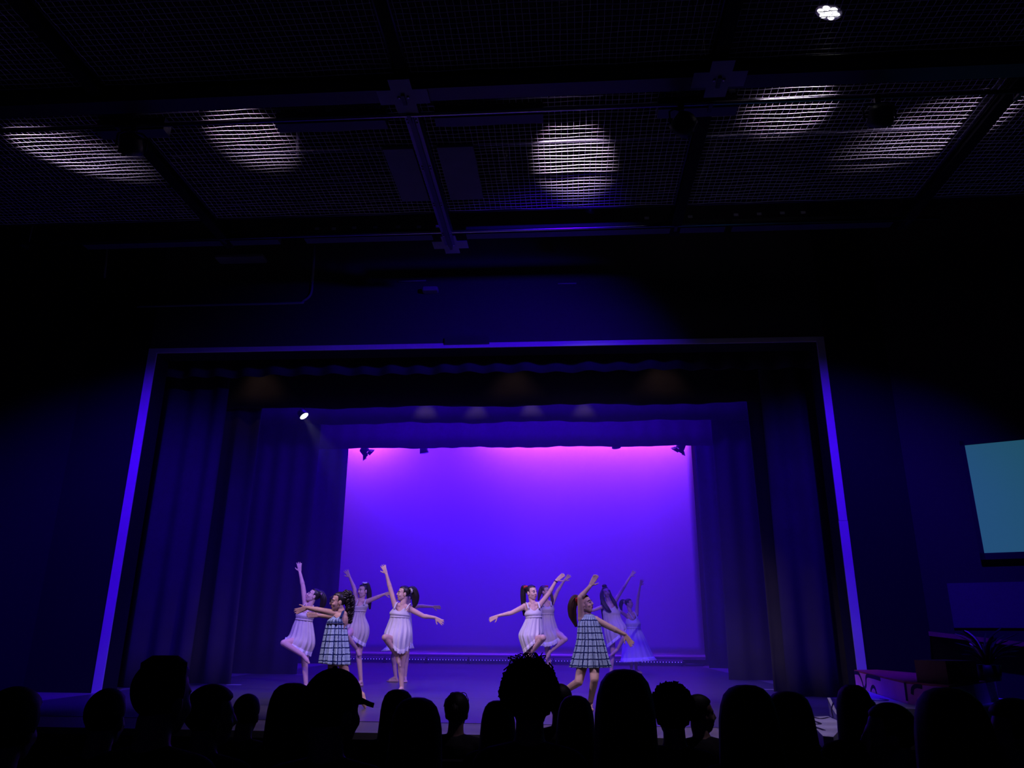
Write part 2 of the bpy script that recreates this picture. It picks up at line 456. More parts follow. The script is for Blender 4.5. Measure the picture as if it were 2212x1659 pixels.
# stage house
mb = MB(); mb.box((STX0-.2, PY+.4, -1), (STX0, 27.5, 13)); struct('wall_stage_left', mb, 'black_wall')
mb = MB(); mb.box((STX1, PY+.4, -1), (STX1+.2, 27.5, 13)); struct('wall_stage_right', mb, 'black_wall')
mb = MB(); mb.box((STX0, 27.5, -1), (STX1, 27.7, 13)); struct('wall_back', mb, 'black_wall')
mb = MB(); mb.box((STX0, PY+.4, 13), (STX1, 27.5, 13.2)); struct('ceiling_stage', mb, 'ceiling')

# ------------------------------------------------------------------ cyclorama and drapes
CY = 25.5
rings = []
cyc = thing('cyclorama', 'huge white backdrop cloth glowing blue with a pink top edge', 'backdrop', (-1.65, CY, 0.17))
mb = MB()
nx, nz = 60, 24
for j in range(nz+1):
    z = 0.17+(9.6-.17)*j/nz
    for i in range(nx+1):
        x = -7.75+(4.24+7.75)*i/nx
        mb.v.append((x, CY+.012*sin(x*1.7)*sin(z*.6+1), z))
for j in range(nz):
    for i in range(nx):
        a = j*(nx+1)+i; mb.f.append((a, a+1, a+nx+2, a+nx+1))
mb.build('cloth', 'cyc', cyc, True, .006)
MB().tube([(-7.75, CY-.02, .24), (4.24, CY-.02, .24)], .055, 10).build('bottom_pipe_pocket', 'cyc', cyc, True)
mb = MB(); mb.box((-7.75, CY-.03, .17), (4.24, CY-.013, .33)); mb.build('hem_band', 'cyc', cyc)

def drape(name, x0, x1, Y, z0, z1, label, group=None, m='velour', amp=.035, per=.42, wav=0.0, seed=0):
    rr = random.Random(seed)
    n = max(12, int(abs(x1-x0)/per*10)); nzz = 12
    ph = [rr.uniform(0, 6.28) for _ in range(4)]
    mb = MB()
    for j in range(nzz+1):
        t = j/nzz
        for i in range(n+1):
            x = x0+(x1-x0)*i/n
            s = sin(2*pi*x/per+.9*sin(x*1.3+ph[0]))+.45*sin(2*pi*x/(per*2.3)+ph[1])
            yv = Y+amp*s*(.75+.35*(1-t))+.02*sin(t*5+x*2+ph[2])
            z = z0+(z1-z0)*t
            if wav and j == 0: z += wav*(sin(x*2.1+ph[3])+.6*sin(x*5.3+ph[0])+.35*sin(x*11+ph[1]))
            mb.v.append((x+.02*sin(t*4+ph[1]), yv, z))
    for j in range(nzz):
        for i in range(n):
            a = j*(n+1)+i; mb.f.append((a, a+1, a+n+2, a+n+1))
    return tag(mb.build(name, m, None, True, .012), label, 'curtain', group)
drape('house_curtain', -7.9, -6.22, 12.95, .01, 7.5, 'black pleated main curtain gathered behind the left edge of the stage opening', None, amp=.05, per=.45, seed=1)
drape('house_curtain', 3.4, 5.0, 12.95, .01, 7.5, 'black pleated main curtain gathered behind the right edge of the stage opening', None, amp=.05, per=.45, seed=2)
drape('wing_curtain', -9.6, -5.95, 14.0, .01, 8.0, 'black wing curtain hanging just behind the main curtain on the left of the stage', 'black wing curtains', seed=3)
drape('wing_curtain', 3.42, 7.0, 14.0, .01, 8.0, 'black wing curtain hanging just behind the main curtain on the right of the stage', 'black wing curtains', seed=4)
drape('wing_curtain', -9.6, -5.95, 17.5, .01, 8.5, 'black wing curtain, middle one of three on the left of the stage', 'black wing curtains', seed=5)
drape('wing_curtain', 3.40, 7.0, 17.5, .01, 8.5, 'black wing curtain, middle one of three on the right of the stage', 'black wing curtains', seed=6)
drape('wing_curtain', -10.5, -7.02, 23.6, .01, 9.0, 'black wing curtain beside the left edge of the glowing backdrop', 'black wing curtains', seed=7)
drape('wing_curtain', 4.02, 7.8, 23.6, .01, 9.0, 'black wing curtain beside the right edge of the glowing backdrop', 'black wing curtains', seed=8)
drape('overhead_border', -8.6, 5.6, 12.45, 5.22, 7.5, 'black valance cloth directly behind the top edge of the stage opening', 'overhead border cloths', amp=.05, per=.5, wav=.004, seed=9)
drape('overhead_border', -9.2, 6.4, 13.85, 5.03, 8.5, 'dusty black border cloth, second down from the top edge of the stage opening', 'overhead border cloths', m='border_velour', amp=.012, per=.6, wav=.012, seed=10)
drape('overhead_border', -9.2, 6.4, 17.25, 5.64, 9.3, 'dusty black border cloth with warm light spots along its bottom edge', 'overhead border cloths', m='border_velour', amp=.012, per=.6, wav=.014, seed=11)
drape('overhead_border', -10.2, 7.4, 22.0, 6.17, 11, 'dark border cloth whose bottom edge cuts off the pink top of the backdrop', 'overhead border cloths', m='border_velour', amp=.02, per=.6, wav=.01, seed=12)

# LED battens on the deck along the foot of the backdrop
xs0, xs1 = at_y(742, 1430, 24.9)[0], at_y(1476, 1430, 24.9)[0]
NB = 8; bw = (xs1-xs0)/NB
def make_batten():
    t = thing('floor_batten', 'low black LED batten lying in the row at the foot of the backdrop', 'stage light', (xs0+bw/2, 24.9, 0), 'LED battens at the foot of the backdrop')
    x, y = xs0+bw/2, 24.9
    mb = MB(); mb.prism([(0, 0), (.16, 0), (.16, .1), (.05, .15), (0, .1)], -bw/2+.02, bw/2-.02)
    vs = np.array(mb.v); mb.v = [(p[2]+x, y+.08-p[0], .04+p[1]) for p in vs]
    mb.f = [f[::-1] for f in mb.f]
    mb.build('housing', 'batten_body', t)
    for k in range(14):
        xx = x-bw/2+.07+(bw-.14)*k/13
        MB().ell((xx, y-.072, .115), (.022, .014, .017), None, 8, 6).build('led_lens', 'led', t, True)
    for sgn in (-1, 1):
        MB().rbox((x+sgn*(bw/2-.04)-.02, y-.09, 0), (x+sgn*(bw/2-.04)+.02, y+.09, .06), .008).build('foot', 'black_metal', t)
    MB().ell((x+bw/2, y-.06, .12), (.05, .03, .03), None, 10, 6).build('connector', 'black_metal', t, True)
    return t
bt = make_batten()
for k in range(1, NB):
    c = copy_tree(bt); c.location.x += bw*k
mb = MB(); mb.tube([(xs1+.03, 24.9, .05), (xs1+.6, 24.9, .045), (4.0, 24.95, .04)], .035, 8)
tag(mb.build('power_cable', 'black_metal', None, True), 'thick black cable running from the LED battens to the right wing', 'cable')

# ------------------------------------------------------------------ overhead rig of the auditorium
GZ = 6.5                                     # height of the woven wire grid
BX = [-9.4, -5.0, -1.67, 1.60, 4.78, 8.6]    # where the long beams run
def wire_panel(x0, x1, y0, y1, label):
    t = thing('wire_grid_panel', label, 'wire grid', ((x0+x1)/2, (y0+y1)/2, GZ), 'woven wire ceiling grid panels')
    mb = MB(); sp = .071
    y = math.ceil(y0/sp)*sp
    while y < y1-.01:
        ph = random.uniform(0, 6); n = max(3, int((x1-x0)/.16))
        zs = random.uniform(-.004, .004)
        mb.tube([(x0+(x1-x0)*i/n, y+.003*sin(i*1.7+ph), GZ+zs+.005*sin(i*1.1+ph*2)) for i in range(n+1)], .0052, 4, False)
        y += sp
    x = math.ceil(x0/sp)*sp
    while x < x1-.01:
        n = max(3, int((y1-y0)/.071)); ph = random.uniform(0, 6)
        mb.tube([(x+.003*sin(i*.9+ph), y0+(y1-y0)*i/n, GZ+.005*(1 if i % 2 else -1)) for i in range(n+1)], .0023, 4, False)
        x += sp
    o = mb.build('wire_mesh', 'wire', t); o['kind'] = 'stuff'
    for (a, b) in (((x0, y0), (x1, y0)), ((x0, y1), (x1, y1)), ((x0, y0), (x0, y1)), ((x1, y0), (x1, y1))):
        MB().tube([(a[0], a[1], GZ), (b[0], b[1], GZ)], .018, 6).build('frame_rail', 'black_metal', t, True)
where = ['far left of the hall', 'left of the bolted channel', 'right of the bolted channel', 'below the round lit lamp', 'far right of the hall']
for i in range(5):
    wire_panel(BX[i]+.07, BX[i+1]-.07, 6.74, 9.25, 'woven wire grid panel, '+where[i]+', stage side of the cross beam')
    wire_panel(BX[i]+.07, BX[i+1]-.07, 4.7, 6.5, 'woven wire grid panel, '+where[i]+', audience side of cross beam')
# beams
for i, x in enumerate(BX):
    nm = ['far left', 'left', 'middle', 'right of middle', 'right', 'far right'][i]
    if i == 2:
        t = thing('ceiling_track', 'dark steel channel with paired bolts running towards the stage between two cross plates', 'beam', (x, 8.3, GZ-.1))
        mb = MB(); mb.box((x-.075, 6.7, GZ-.14), (x+.075, 9.95, GZ-.02)); mb.build('channel', 'pipe', t)
        mb = MB(); mb.box((x-.03, 6.7, GZ-.165), (x+.03, 9.95, GZ-.141)); mb.build('slot_cover', 'black_metal', t)
        for yb in (7.05, 7.95, 8.8, 9.6):
            for sx in (-.05, .05):
                for dy in (0, .06):
                    MB().ell((x+sx, yb+dy, GZ-.145), (.012, .012, .01), None, 8, 6).build('bolt', 'steel', t, True)
    else:
        mb = MB(); mb.box((x-.07, 4.7, GZ-.12), (x+.07, 9.9, GZ-.095)); mb.box((x-.02, 4.7, GZ-.095), (x+.02, 9.9, GZ+.10)); mb.box((x-.07, 4.7, GZ+.10), (x+.07, 9.9, GZ+.125))
        tag(mb.build('ceiling_beam', 'ceiling'), nm+' black steel beam running towards the stage under the wire grid', 'beam', 'steel beams under the wire grid')
mb = MB(); mb.box((-9.4, 6.52, GZ-.16), (8.6, 6.54, GZ+.1)); mb.box((-9.4, 6.52, GZ-.17), (8.6, 6.72, GZ-.15)); mb.box((-9.4, 6.70, GZ-.16), (8.6, 6.72, GZ+.1))
tag(mb.build('cross_beam', 'black_metal'), 'long black cross beam splitting the wire grid from wall to wall', 'beam')
# cross shaped plates
def cross_plate(x, y, z, s, label):
    t = thing('cross_plate', label, 'bracket', (x, y, z), 'cross shaped mounting plates')
    mb = MB(); a, b = s*.5, s*.21
    mb.prism([(x-b, y-a), (x+b, y-a), (x+b, y-b), (x+a, y-b), (x+a, y+b), (x+b, y+b), (x+b, y+a), (x-b, y+a), (x-b, y+b), (x-a, y+b), (x-a, y-b), (x-b, y-b)], z-.008, z)
    mb.build('plate', 'plate', t)
    for sx in (-1, 1):
        MB().ell((x+sx*.045*s/.5, y, z-.014), (.018, .02, .012), None, 10, 6).build('bolt', 'steel', t, True)
    MB().box((x-.02, y-.05, z-.035), (x+.02, y+.1, z-.009)).build('hook', 'black_metal', t)
cross_plate(-1.67, 6.62, GZ-.18, .54, 'dark blue cross shaped plate at the audience end of the bolted channel')
cross_plate(-1.67, 9.99, GZ-.11, .52, 'bright blue cross shaped plate at the stage end of the bolted channel')
cross_plate(1.62, 6.55, GZ-.18, .54, 'dim cross shaped plate under the black cross beam, away from the channel')
# connector strips: a pipe with a raceway box and white circuit tags
def strip(Y, z, x0, x1, tags_px, label, box_h=.11, runs=()):
    t = thing('connector_strip', label, 'electrical strip', ((x0+x1)/2, Y, z))
    MB().tube([(x0, Y-.09, z-.02), (x1, Y-.09, z-.02)], .024, 10).build('pipe', 'steel', t, True)
    for (a, b) in runs:
        MB().box((a, Y-.03, z-.03), (b, Y+.12, z+box_h)).build('raceway', 'raceway', t)
    for xh in (-8.1, -5.0, -1.67, 1.6, 4.78):
        MB().tube([(xh, Y+.02, z-.02), (xh, Y+.02, 10.2)], .012, 6).build('hanger_rod', 'black_metal', t, True)
        MB().box((xh-.02, Y-.12, z-.05), (xh+.02, Y+.03, z-.025)).build('bracket', 'black_metal', t)
    for (px, py) in tags_px:
        p = at_y(px, py, Y-.034)
        MB().box((p[0]-.032, Y-.037, p[2]-.02), (p[0]+.032, Y-.0305, p[2]+.02)).build('circuit_tag', 'tag', t)
    return t
strip1 = strip(7.0, 6.33, -9.0, 6.5, [(600, 239), (650, 238), (710, 237), (765, 235), (816, 231), (930, 226), (1467, 200), (1582, 196)],
      'steel pipe with raceway boxes and white tags under the wire grid, audience side', .13, ((-5.3, -4.5), (-3.2, -1.95), (-1.4, -.2), (1.05, 1.9)))
strip(9.72, 6.42, -8.3, 5.2, [(685, 494), (721, 494), (765, 492), (811, 491), (860, 490), (905, 490), (946, 489), (1397, 471), (1491, 468), (1590, 464), (1640, 462), (1690, 460), (1735, 459)],
      'steel pipe with raceway boxes and white tags where the wire grid ends, stage side', .09, ((-7.2, -4.2), (-3.8, -1.9), (-1.4, 2.3), (2.4, 4.6)))
for (y, zz, x0, x1, lb) in ((8.05, 6.72, -8.5, 6.8, 'thin steel pipe lying above the middle of the wire grid'), (8.45, 6.527, -3.4, -1.9, 'short thin steel pipe above the wire grid beside the bolted channel')):
    mb = MB(); mb.tube([(x0, y, zz), (x1, y, zz)], .022, 8); tag(mb.build('steel_pipe', 'pipe', None, True), lb, 'pipe')
# two flat panels on either side of the channel, and plates above the pipe
mb = MB(); mb.box((-2.16, 7.70, GZ-.06), (-1.79, 8.86, GZ-.02)); tag(mb.build('ceiling_panel', 'panel'), 'flat blue-grey panel under the grid on the left of the bolted channel', 'panel', 'flat panels beside the channel')
mb = MB(); mb.box((-1.50, 7.70, GZ-.06), (-1.06, 8.86, GZ-.02)); tag(mb.build('ceiling_panel', 'panel'), 'flat blue-grey panel under the grid on the right of the bolted channel', 'panel', 'flat panels beside the channel')
for (a, b, c, d) in ((1075, 186, 1183, 214), (1187, 182, 1302, 210), (290, 222, 430, 246)):
    p, q = at_y(a, d, 7.16), at_y(c, b, 7.16)
    MB().box((p[0], 7.155, p[2]), (q[0], 7.18, q[2])).build('backing_plate', 'panel', strip1)['label'] = 'lilac grey backing plate'

# stage light fixtures
def fixture(name, label, loc, target, lens='lens_off', size=1.0, barrel=True, doors=False, group=None, hang=.28, cells=False, rod=None):
    loc = np.asarray(loc, float); d = np.asarray(target, float)-loc; d /= np.linalg.norm(d)
    R = rot_to(d)
    base = loc+np.array([0, 0, hang])
    t = thing(name, label, 'stage light', tuple(base), group)
    s = size
    def W(x, y, z): return loc+R@np.array([x*s, y*s, z*s])
    if barrel:
        MB().tube([W(0, 0, -.30), W(0, 0, -.28), W(0, 0, -.12), W(0, 0, -.08)], [.05*s, .085*s, .095*s, .085*s], 14).build('lamp_housing', 'black_metal', t, True)
        MB().tube([W(0, 0, -.085), W(0, 0, .16), W(0, 0, .20)], [.07*s, .07*s, .082*s], 14).build('barrel', 'black_metal', t, True)
        MB().tube([W(0, 0, .201), W(0, 0, .206)], .072*s, 16).build('lens', lens, t, True)
        tipz = .25
    else:
        MB().tube([W(0, 0, -.16), W(0, 0, -.13), W(0, 0, 0), W(0, 0, .05)], [.07*s, .12*s, .135*s, .14*s], 18).build('can', 'black_metal', t, True)
        if cells:
            MB().tube([W(0, 0, .051), W(0, 0, .055)], .132*s, 20).build('lens_plate', 'tag', t, True)
            for k in range(7):
                a = 2*pi*k/6; rr = .08 if k < 6 else 0
                MB().ell(W(rr*cos(a), rr*sin(a), .06), (.034*s, .034*s, .012*s), R, 12, 6).build('lens', lens, t, True)
        else:
            MB().tube([W(0, 0, .051), W(0, 0, .055)], .125*s, 18).build('lens', lens, t, True)
        tipz = .1
    # yoke and clamp
    side = R@np.array([1.0, 0, 0]); side[2] = 0; side /= (np.linalg.norm(side)+1e-9)
    top = base
    wy = .12*s if barrel else .16*s
    MB().tube([loc+side*wy, loc+side*wy+np.array([0, 0, hang*.55]), loc+side*wy*.6+np.array([0, 0, hang*.75]), loc-side*wy*.6+np.array([0, 0, hang*.75]), loc-side*wy+np.array([0, 0, hang*.55]), loc-side*wy], .012*s, 6).build('yoke', 'black_metal', t, True)
    MB().rbox((top[0]-.03, top[1]-.03, top[2]-hang*.27), (top[0]+.03, top[1]+.03, top[2]+.04), .01).build('clamp', 'black_metal', t)
    if rod: MB().tube([(top[0], top[1], top[2]+.03), (top[0], top[1], rod)], .012, 6).build('drop_rod', 'black_metal', t, True)
    if doors:
        for k in range(4):
            a = pi/4+k*pi/2
            u1 = np.array([cos(a), sin(a), 0]); w1 = np.array([-sin(a), cos(a), 0])
            q = [W(*(u1*.13+w1*.09+np.array([0, 0, .06]))), W(*(u1*.13-w1*.09+np.array([0, 0, .06]))), W(*(u1*.22-w1*.12+np.array([0, 0, .17]))), W(*(u1*.22+w1*.12+np.array([0, 0, .17])))]
            m2 = MB(); m2.add(q, [(0, 1, 2, 3)]); m2.build('barn_door', 'black_metal', t, False, .004)
    return t, W(0, 0, tipz*1.0), d
G5 = 'front lights above the wire grid'
WHITE = (1.0, 0.66, 0.86)
FOH = [((115, 316), (-0.2, 11.8, 0.8), 1.4, (0.80, 0.60, 1.0), 'profile spotlight shining through the wire grid at the far left', 18, 1600),
       ((530, 285), (-3.2, 11.3, 0.9), 1.4, (0.84, 0.61, 1.0), 'profile spotlight shining through the wire grid left of the bolted channel', 21, 1300),
       ((1235, 315), (0.7, 14.4, 1.0), 1.4, (0.84, 0.61, 1.0), 'profile spotlight shining through the wire grid right of the bolted channel', 20, 1700),
       ((1720, 232), None, 0, (0.84, 0.64, 1.0), 'round LED lamp with glowing cells above the wire grid', 25, 1150),
       ((2075, 258), (-1.4, 11.8, 0.9), 1.7, (0.80, 0.60, 1.0), 'profile spotlight shining through the wire grid at the far right', 18, 1700)]
for i, (px, tg, up, colr, lb, half, en) in enumerate(FOH):
    P = at_z(px[0], px[1], GZ)
    if tg is None:
        loc = at_z(1790, 27, 7.55); d = P-loc; d /= np.linalg.norm(d); tg = tuple(loc+d*9)
        t, tip, dd = fixture('front_spotlight', lb, loc-d*.06, tg, 'lens_on', 1.1, barrel=False, group=G5, cells=True, hang=.36, rod=10.2)
        loc = loc+d*.06
    else:
        d = np.asarray(tg)-P; d /= np.linalg.norm(d); loc = P-d*up
        t, tip, dd = fixture('front_spotlight', lb, loc-d*.40, tg, 'lens_off', 1.15, group=G5, hang=.36, rod=10.2)
    add_light('spot_beam', 'SPOT', loc, tg, colr, en, t, spot_size=radians(2*half), spot_blend=0.8, shadow_soft_size=0.03)
# blue wash fixtures on the audience-side pipe
for (x, tg, en, ang, lb) in ((3.32, (4.0, PY, 1.7), 1800, 66, 'black wash light hanging from the pipe beside the white light patch'), (-4.8, (-6.9, PY, 1.7), 2350, 66, 'black wash light hanging from the pipe beside the left beam'),
                        (1.28, (-1.2, PY, 3.8), 1000, 84, 'black wash light hanging from the pipe right of the middle light patch')):
    loc = np.array([x, 6.91, 6.02])
    t, tip, dd = fixture('wash_light', lb, loc, tg, 'lens_off', .95, barrel=False, group='wash lights on the pipe', hang=.27)
    add_light('wash_beam', 'SPOT', loc+dd*.22, tg, BLUE, en, t, spot_size=radians(ang), spot_blend=0.85, shadow_soft_size=0.1)
# other dark fixtures over the grid
for (px, py, z, lb) in ((1525, 352, 6.95, 'dim profile light behind the grid beyond the right light patches'), (485, 400, 6.95, 'dim profile light behind the grid between the left light patches'), (768, 388, 6.9, 'dim profile light behind the grid left of the flat panels'), (1085, 362, 6.9, 'dim profile light behind the grid right of the flat panels'), (1280, 430, 6.85, 'dim profile light behind the grid below the middle light patch')):
    p = at_z(px, py, z)
    fixture('profile_light', lb, p, (-1.5, 13, 1), 'lens_off', 1.0, group='unlit lights over the grid', rod=10.2)
# vertical drop pipes
for (a, b, Y, r, lb) in (((645, 250), (642, 336), 8.05, .022, 'short vertical steel drop pipe beside the left light patch'), ((680, 530), (675, 610), PY-.025, .025, 'vertical conduit on the dark wall above the stage'), ((232, 532), (226, 600), PY-.02, .02, 'hanging cable end with a bright tip on the left of the header wall')):
    p, q = at_y(*a, Y), at_y(*b, Y)
    mb = MB(); mb.tube([p, q], r, 8); tag(mb.build('drop_pipe', 'plate', None, True), lb, 'pipe')
p = [at_y(296, 662, PY-.023), at_y(400, 660, PY-.023), at_y(630, 655, PY-.023), at_y(655, 650, PY-.023), at_y(672, 634, PY-.023), at_y(675, 600, PY-.023)]
mb = MB(); mb.tube(bez(p, 5), .022, 8); tag(mb.build('wall_conduit', 'plate', None, True), 'bent steel conduit running along the dark wall above the stage', 'pipe')
for (a, b, lb) in (((860, 608), (920, 606), 'thin steel rail high on the header wall above the blue edge'), ((1205, 613), (1245, 612), 'very short steel rail high on the header wall')):
    p, q = at_y(*a, PY-.012), at_y(*b, PY-.012); mb = MB(); mb.tube([p, q], .012, 8); tag(mb.build('wall_rail', 'plate', None, True), lb, 'rail')
p, q = at_y(465, 560, PY-.2), at_y(570, 550, PY-.2)
mb = MB(); mb.rbox((p[0], PY-.25, p[2]), (q[0], PY, q[2]), .02); tag(mb.build('junction_box', 'panel'), 'long dim junction box on the header wall left of the conduit', 'box')
p, q = at_y(912, 630, PY-.1), at_y(946, 620, PY-.1)
mb = MB(); mb.rbox((p[0], PY-.15, p[2]), (q[0], PY, q[2]), .02); tag(mb.build('junction_box', 'panel'), 'small dim junction box on the header wall above the blue edge', 'box')

# overhead pipes of the stage house, on cables from its roof
def stage_pipe(Y, z, x0, x1, label):
    t = thing('batten_pipe', label, 'pipe', ((x0+x1)/2, Y, z), 'overhead stage pipes')
    MB().tube([(x0, Y, z), (x1, Y, z)], .025, 8).build('pipe', 'black_metal', t, True)
    for x in np.linspace(x0+.4, x1-.4, 4): MB().tube([(x, Y, z), (x, Y, 12.995)], .006, 5).build('cable', 'black_metal', t, True)
for (Y_, z_, nm_) in ((12.45, 7.51, 'valance'), (13.85, 8.51, 'dusty border'), (17.25, 9.31, 'border with the warm light spots'), (22.0, 11.01, 'border in front of the backdrop'), (25.5, 9.61, 'glowing backdrop'),
                     (23.0, 6.9, 'silhouetted lights in front of the backdrop'), (16.55, 6.99, 'hidden par lights'), (13.1, 6.34, 'par lights behind the valance')):
    stage_pipe(Y_, z_, -9.8, 6.8, 'black overhead pipe carrying the '+nm_)
# lights on stage: small lit one, hanging silhouettes, warm ones behind the borders
loc = at_y(655, 896, 15.4)
t, tip, dd = fixture('stage_spotlight', 'small lit spotlight hanging in the left wing above the dancers', loc, (-2.5, 15.0, 1.5), 'lens_on', .75, barrel=False, hang=.2, rod=13)
add_light('spot_beam', 'SPOT', tip, (-2.5, 15.0, 1.0), (0.9, 0.85, 1.0), 60, t, spot_size=radians(30), spot_blend=.6, shadow_soft_size=.05)
for (px, py, tg, dr, lb) in ((789, 975, (-1, 25, 1), True, 'barn-door light in silhouette at the left top of the backdrop'), (916, 975, (-3.3, 23.4, 0), False, 'round moving light in silhouette at the left top of the backdrop'),
                             (1331, 964, (2, 25, 3), False, 'round light peeking below the border near the right top of the backdrop'), (1470, 966, (1, 24, 2), True, 'barn-door light in silhouette at the right top corner of the backdrop')):
    loc = at_y(px, py, 23.0)
    fixture('hanging_light', lb, loc, tg, 'lens_off', 1.0, barrel=False, doors=dr, group='lights hanging in front of the backdrop', hang=6.87-loc[2])
for k, px in enumerate((918, 1028, 1148, 1262)):
    tgt = at_y(px, 905, 17.2)
    loc = np.array([tgt[0], 16.55, 6.75])
    t, tip, dd = fixture('border_light', 'small par light hidden above the warm spots on the border cloth', loc, tuple(tgt), 'lens_off', .7, barrel=False, group='par lights behind the border', hang=.2)
    add_light('par_beam', 'SPOT', loc+dd*.1, tuple(tgt), (1.0, .66, .40), 42, t, spot_size=radians(38), spot_blend=1.0, shadow_soft_size=.05)
for k, (px, py) in enumerate(((560, 862), (1110, 866), (1430, 855))):
    tgt = at_y(px, py, 13.8)
    loc = np.array([tgt[0], 13.1, 6.1])
    t, tip, dd = fixture('border_light', 'small par light tucked behind the valance above the dusty border', loc, tuple(tgt), 'lens_off', .7, barrel=False, group='par lights behind the valance', hang=.2)
    add_light('par_beam', 'SPOT', loc+dd*.1, tuple(tgt), (1.0, .62, .45), 5, t, spot_size=radians(74), spot_blend=1.0, shadow_soft_size=.05)

# ------------------------------------------------------------------ right-hand side of the hall
n2 = np.array([-SPL[1], SPL[0], 0.0])        # plane normal of the right splayed wall (pointing to the stage side)
if n2[1] > 0: n2 = -n2
p0 = np.array([*splay(1, 0), 0.0])
def on_splay(x, y, off=0.0): return at_plane(x, y, p0+n2*off, n2)
def splay_box(name, m, corners, off0, off1, parent=None):
    """slab parallel to the splayed wall; corners are wall points"""
    mb = MB()
    a = [np.asarray(c)+n2*off0 for c in corners]; b = [np.asarray(c)+n2*off1 for c in corners]
    n = len(a)
    mb.add(a+b, [tuple(range(n-1, -1, -1)), tuple(range(n, 2*n))]+[(i, (i+1) % n, n+(i+1) % n, n+i) for i in range(n)])
    return mb.build(name, m, parent)
a = on_splay(2085, 962, .1); b = on_splay(2125, 1195, .1)
sx = (a[:2]+b[:2])/2; z1, z0 = a[2], b[2]
dirv = np.array([SPL[0], SPL[1], 0])
t = thing('projection_screen', 'dim teal glowing projection screen on the angled side wall', 'screen', (sx[0], sx[1], z0))
def sp(u, z): return np.array([sx[0], sx[1], 0])+dirv*u+np.array([0, 0, z])
splay_box('screen_surface', 'screen_glow', [sp(0, z0), sp(2.9, z0), sp(2.9, z1), sp(0, z1)], -.02, 0, t)
for (u0, u1, za, zb) in ((-.06, 0, z0-.09, z1+.07), (2.9, 2.96, z0-.09, z1+.07), (-.06, 2.96, z0-.09, z0), (-.06, 2.96, z1, z1+.07)):
    splay_box('border', 'screen_frame', [sp(u0, za), sp(u1, za), sp(u1, zb), sp(u0, zb)], -.03, .015, t)
pa = on_splay(2045, 1260, .04); pb = on_splay(2058, 1356, .04)
for k in range(2):
    u0 = k*1.02
    base = np.array([pa[0], pa[1], 0])
    c = [base+dirv*(u0)+np.array([0, 0, pb[2]]), base+dirv*(u0+1.0)+np.array([0, 0, pb[2]]), base+dirv*(u0+1.0)+np.array([0, 0, pa[2]]), base+dirv*u0+np.array([0, 0, pa[2]])]
    tag(splay_box('wall_panel', 'side_panel', c, -.03, .0), ['rough grey panel below the teal screen, end nearer the stage', 'rough grey panel below the teal screen, end away from the stage'][k], 'panel', 'rough panels below the screen')
la, lb_ = on_splay(2008, 1364, .0), on_splay(2212, 1387, .0)
mb = MB()
a = la; b = la+(lb_-la)*1.6
for p in (a, b): pass
vs = [a, b, b+n2*.35, a+n2*.35]
mb.add([v+np.array([0, 0, -.06]) for v in vs]+vs, [(3, 2, 1, 0), (4, 5, 6, 7), (0, 1, 5, 4), (1, 2, 6, 5), (2, 3, 7, 6), (3, 0, 4, 7)])
tag(mb.build('wall_ledge', 'ledge_wood'), 'red-brown wooden ledge along the side wall under the rough panels', 'ledge')

# painted set pieces
def stroke(parent, pts3, n, w=.03):
    """painted line: thin ribbon lying on a face with outward normal n"""
    pts = bez(pts3, 6); mb = MB(); L = len(pts); n = np.asarray(n)
    vs = []
    for i, p in enumerate(pts):
        d = pts[min(i+1, L-1)]-pts[max(i-1, 0)]; d = d/(np.linalg.norm(d)+1e-9)
        s = np.cross(n, d)
        vs += [p+s*w/2+n*.003, p-s*w/2+n*.003]
    mb.add(vs, [(2*i, 2*i+1, 2*i+3, 2*i+2) for i in range(L-1)])
    o = mb.build('painted_line', 'stroke', parent, False, .003)
    return o
def z_above(px, py, xy):                      # height of the point seen at px,py above floor spot xy
    d = ray(px, py); k = np.dot(np.asarray(xy)[:2], d[:2])/np.dot(d[:2], d[:2]); return EYE+d[2]*k
ztop, zlow = .46, .24
A, B, C_, D_, E_ = [at_z(x, y, ztop) for (x, y) in ((1845, 1447), (1954, 1472), (2050, 1481), (2150, 1468), (1895, 1446.5))]
t = thing('painted_platform', 'pink painted platform with navy squiggles and a red-brown top', 'set piece', (B[0], B[1], zlow))
mb = MB(); mb.prism([tuple(q[:2]) for q in (A, B, C_, D_, E_)], zlow+.001, ztop-.02); mb.build('side_panel', 'pink_paint', t)
mb = MB(); mb.prism([tuple(q[:2]) for q in (A, B, C_, D_, E_)], ztop-.02, ztop); mb.build('top_board', 'red_top', t)
nAB = np.array([(B-A)[1], -(B-A)[0], 0]); nAB /= np.linalg.norm(nAB)
if np.dot(nAB, CAMP-A) < 0: nAB = -nAB
nBC = np.array([(C_-B)[1], -(C_-B)[0], 0]); nBC /= np.linalg.norm(nBC)
if np.dot(nBC, CAMP-B) < 0: nBC = -nBC
def S(pts, p, n): return [at_plane(x, y, p, n) for x, y in pts]
stroke(t, S([(1846, 1453), (1855, 1455), (1862, 1470), (1867, 1487), (1871, 1480), (1872, 1461), (1885, 1462), (1902, 1467)], A, nAB), nAB, .045)
stroke(t, S([(1882, 1502), (1882, 1490), (1886, 1483), (1891, 1488), (1895, 1503)], A, nAB), nAB, .04)
stroke(t, S([(1955, 1474), (1957, 1490), (1960, 1514)], B, nBC), nBC, .03)
stroke(t, S([(1971, 1500), (1972, 1487), (1980, 1482), (1992, 1484)], B, nBC), nBC, .04)
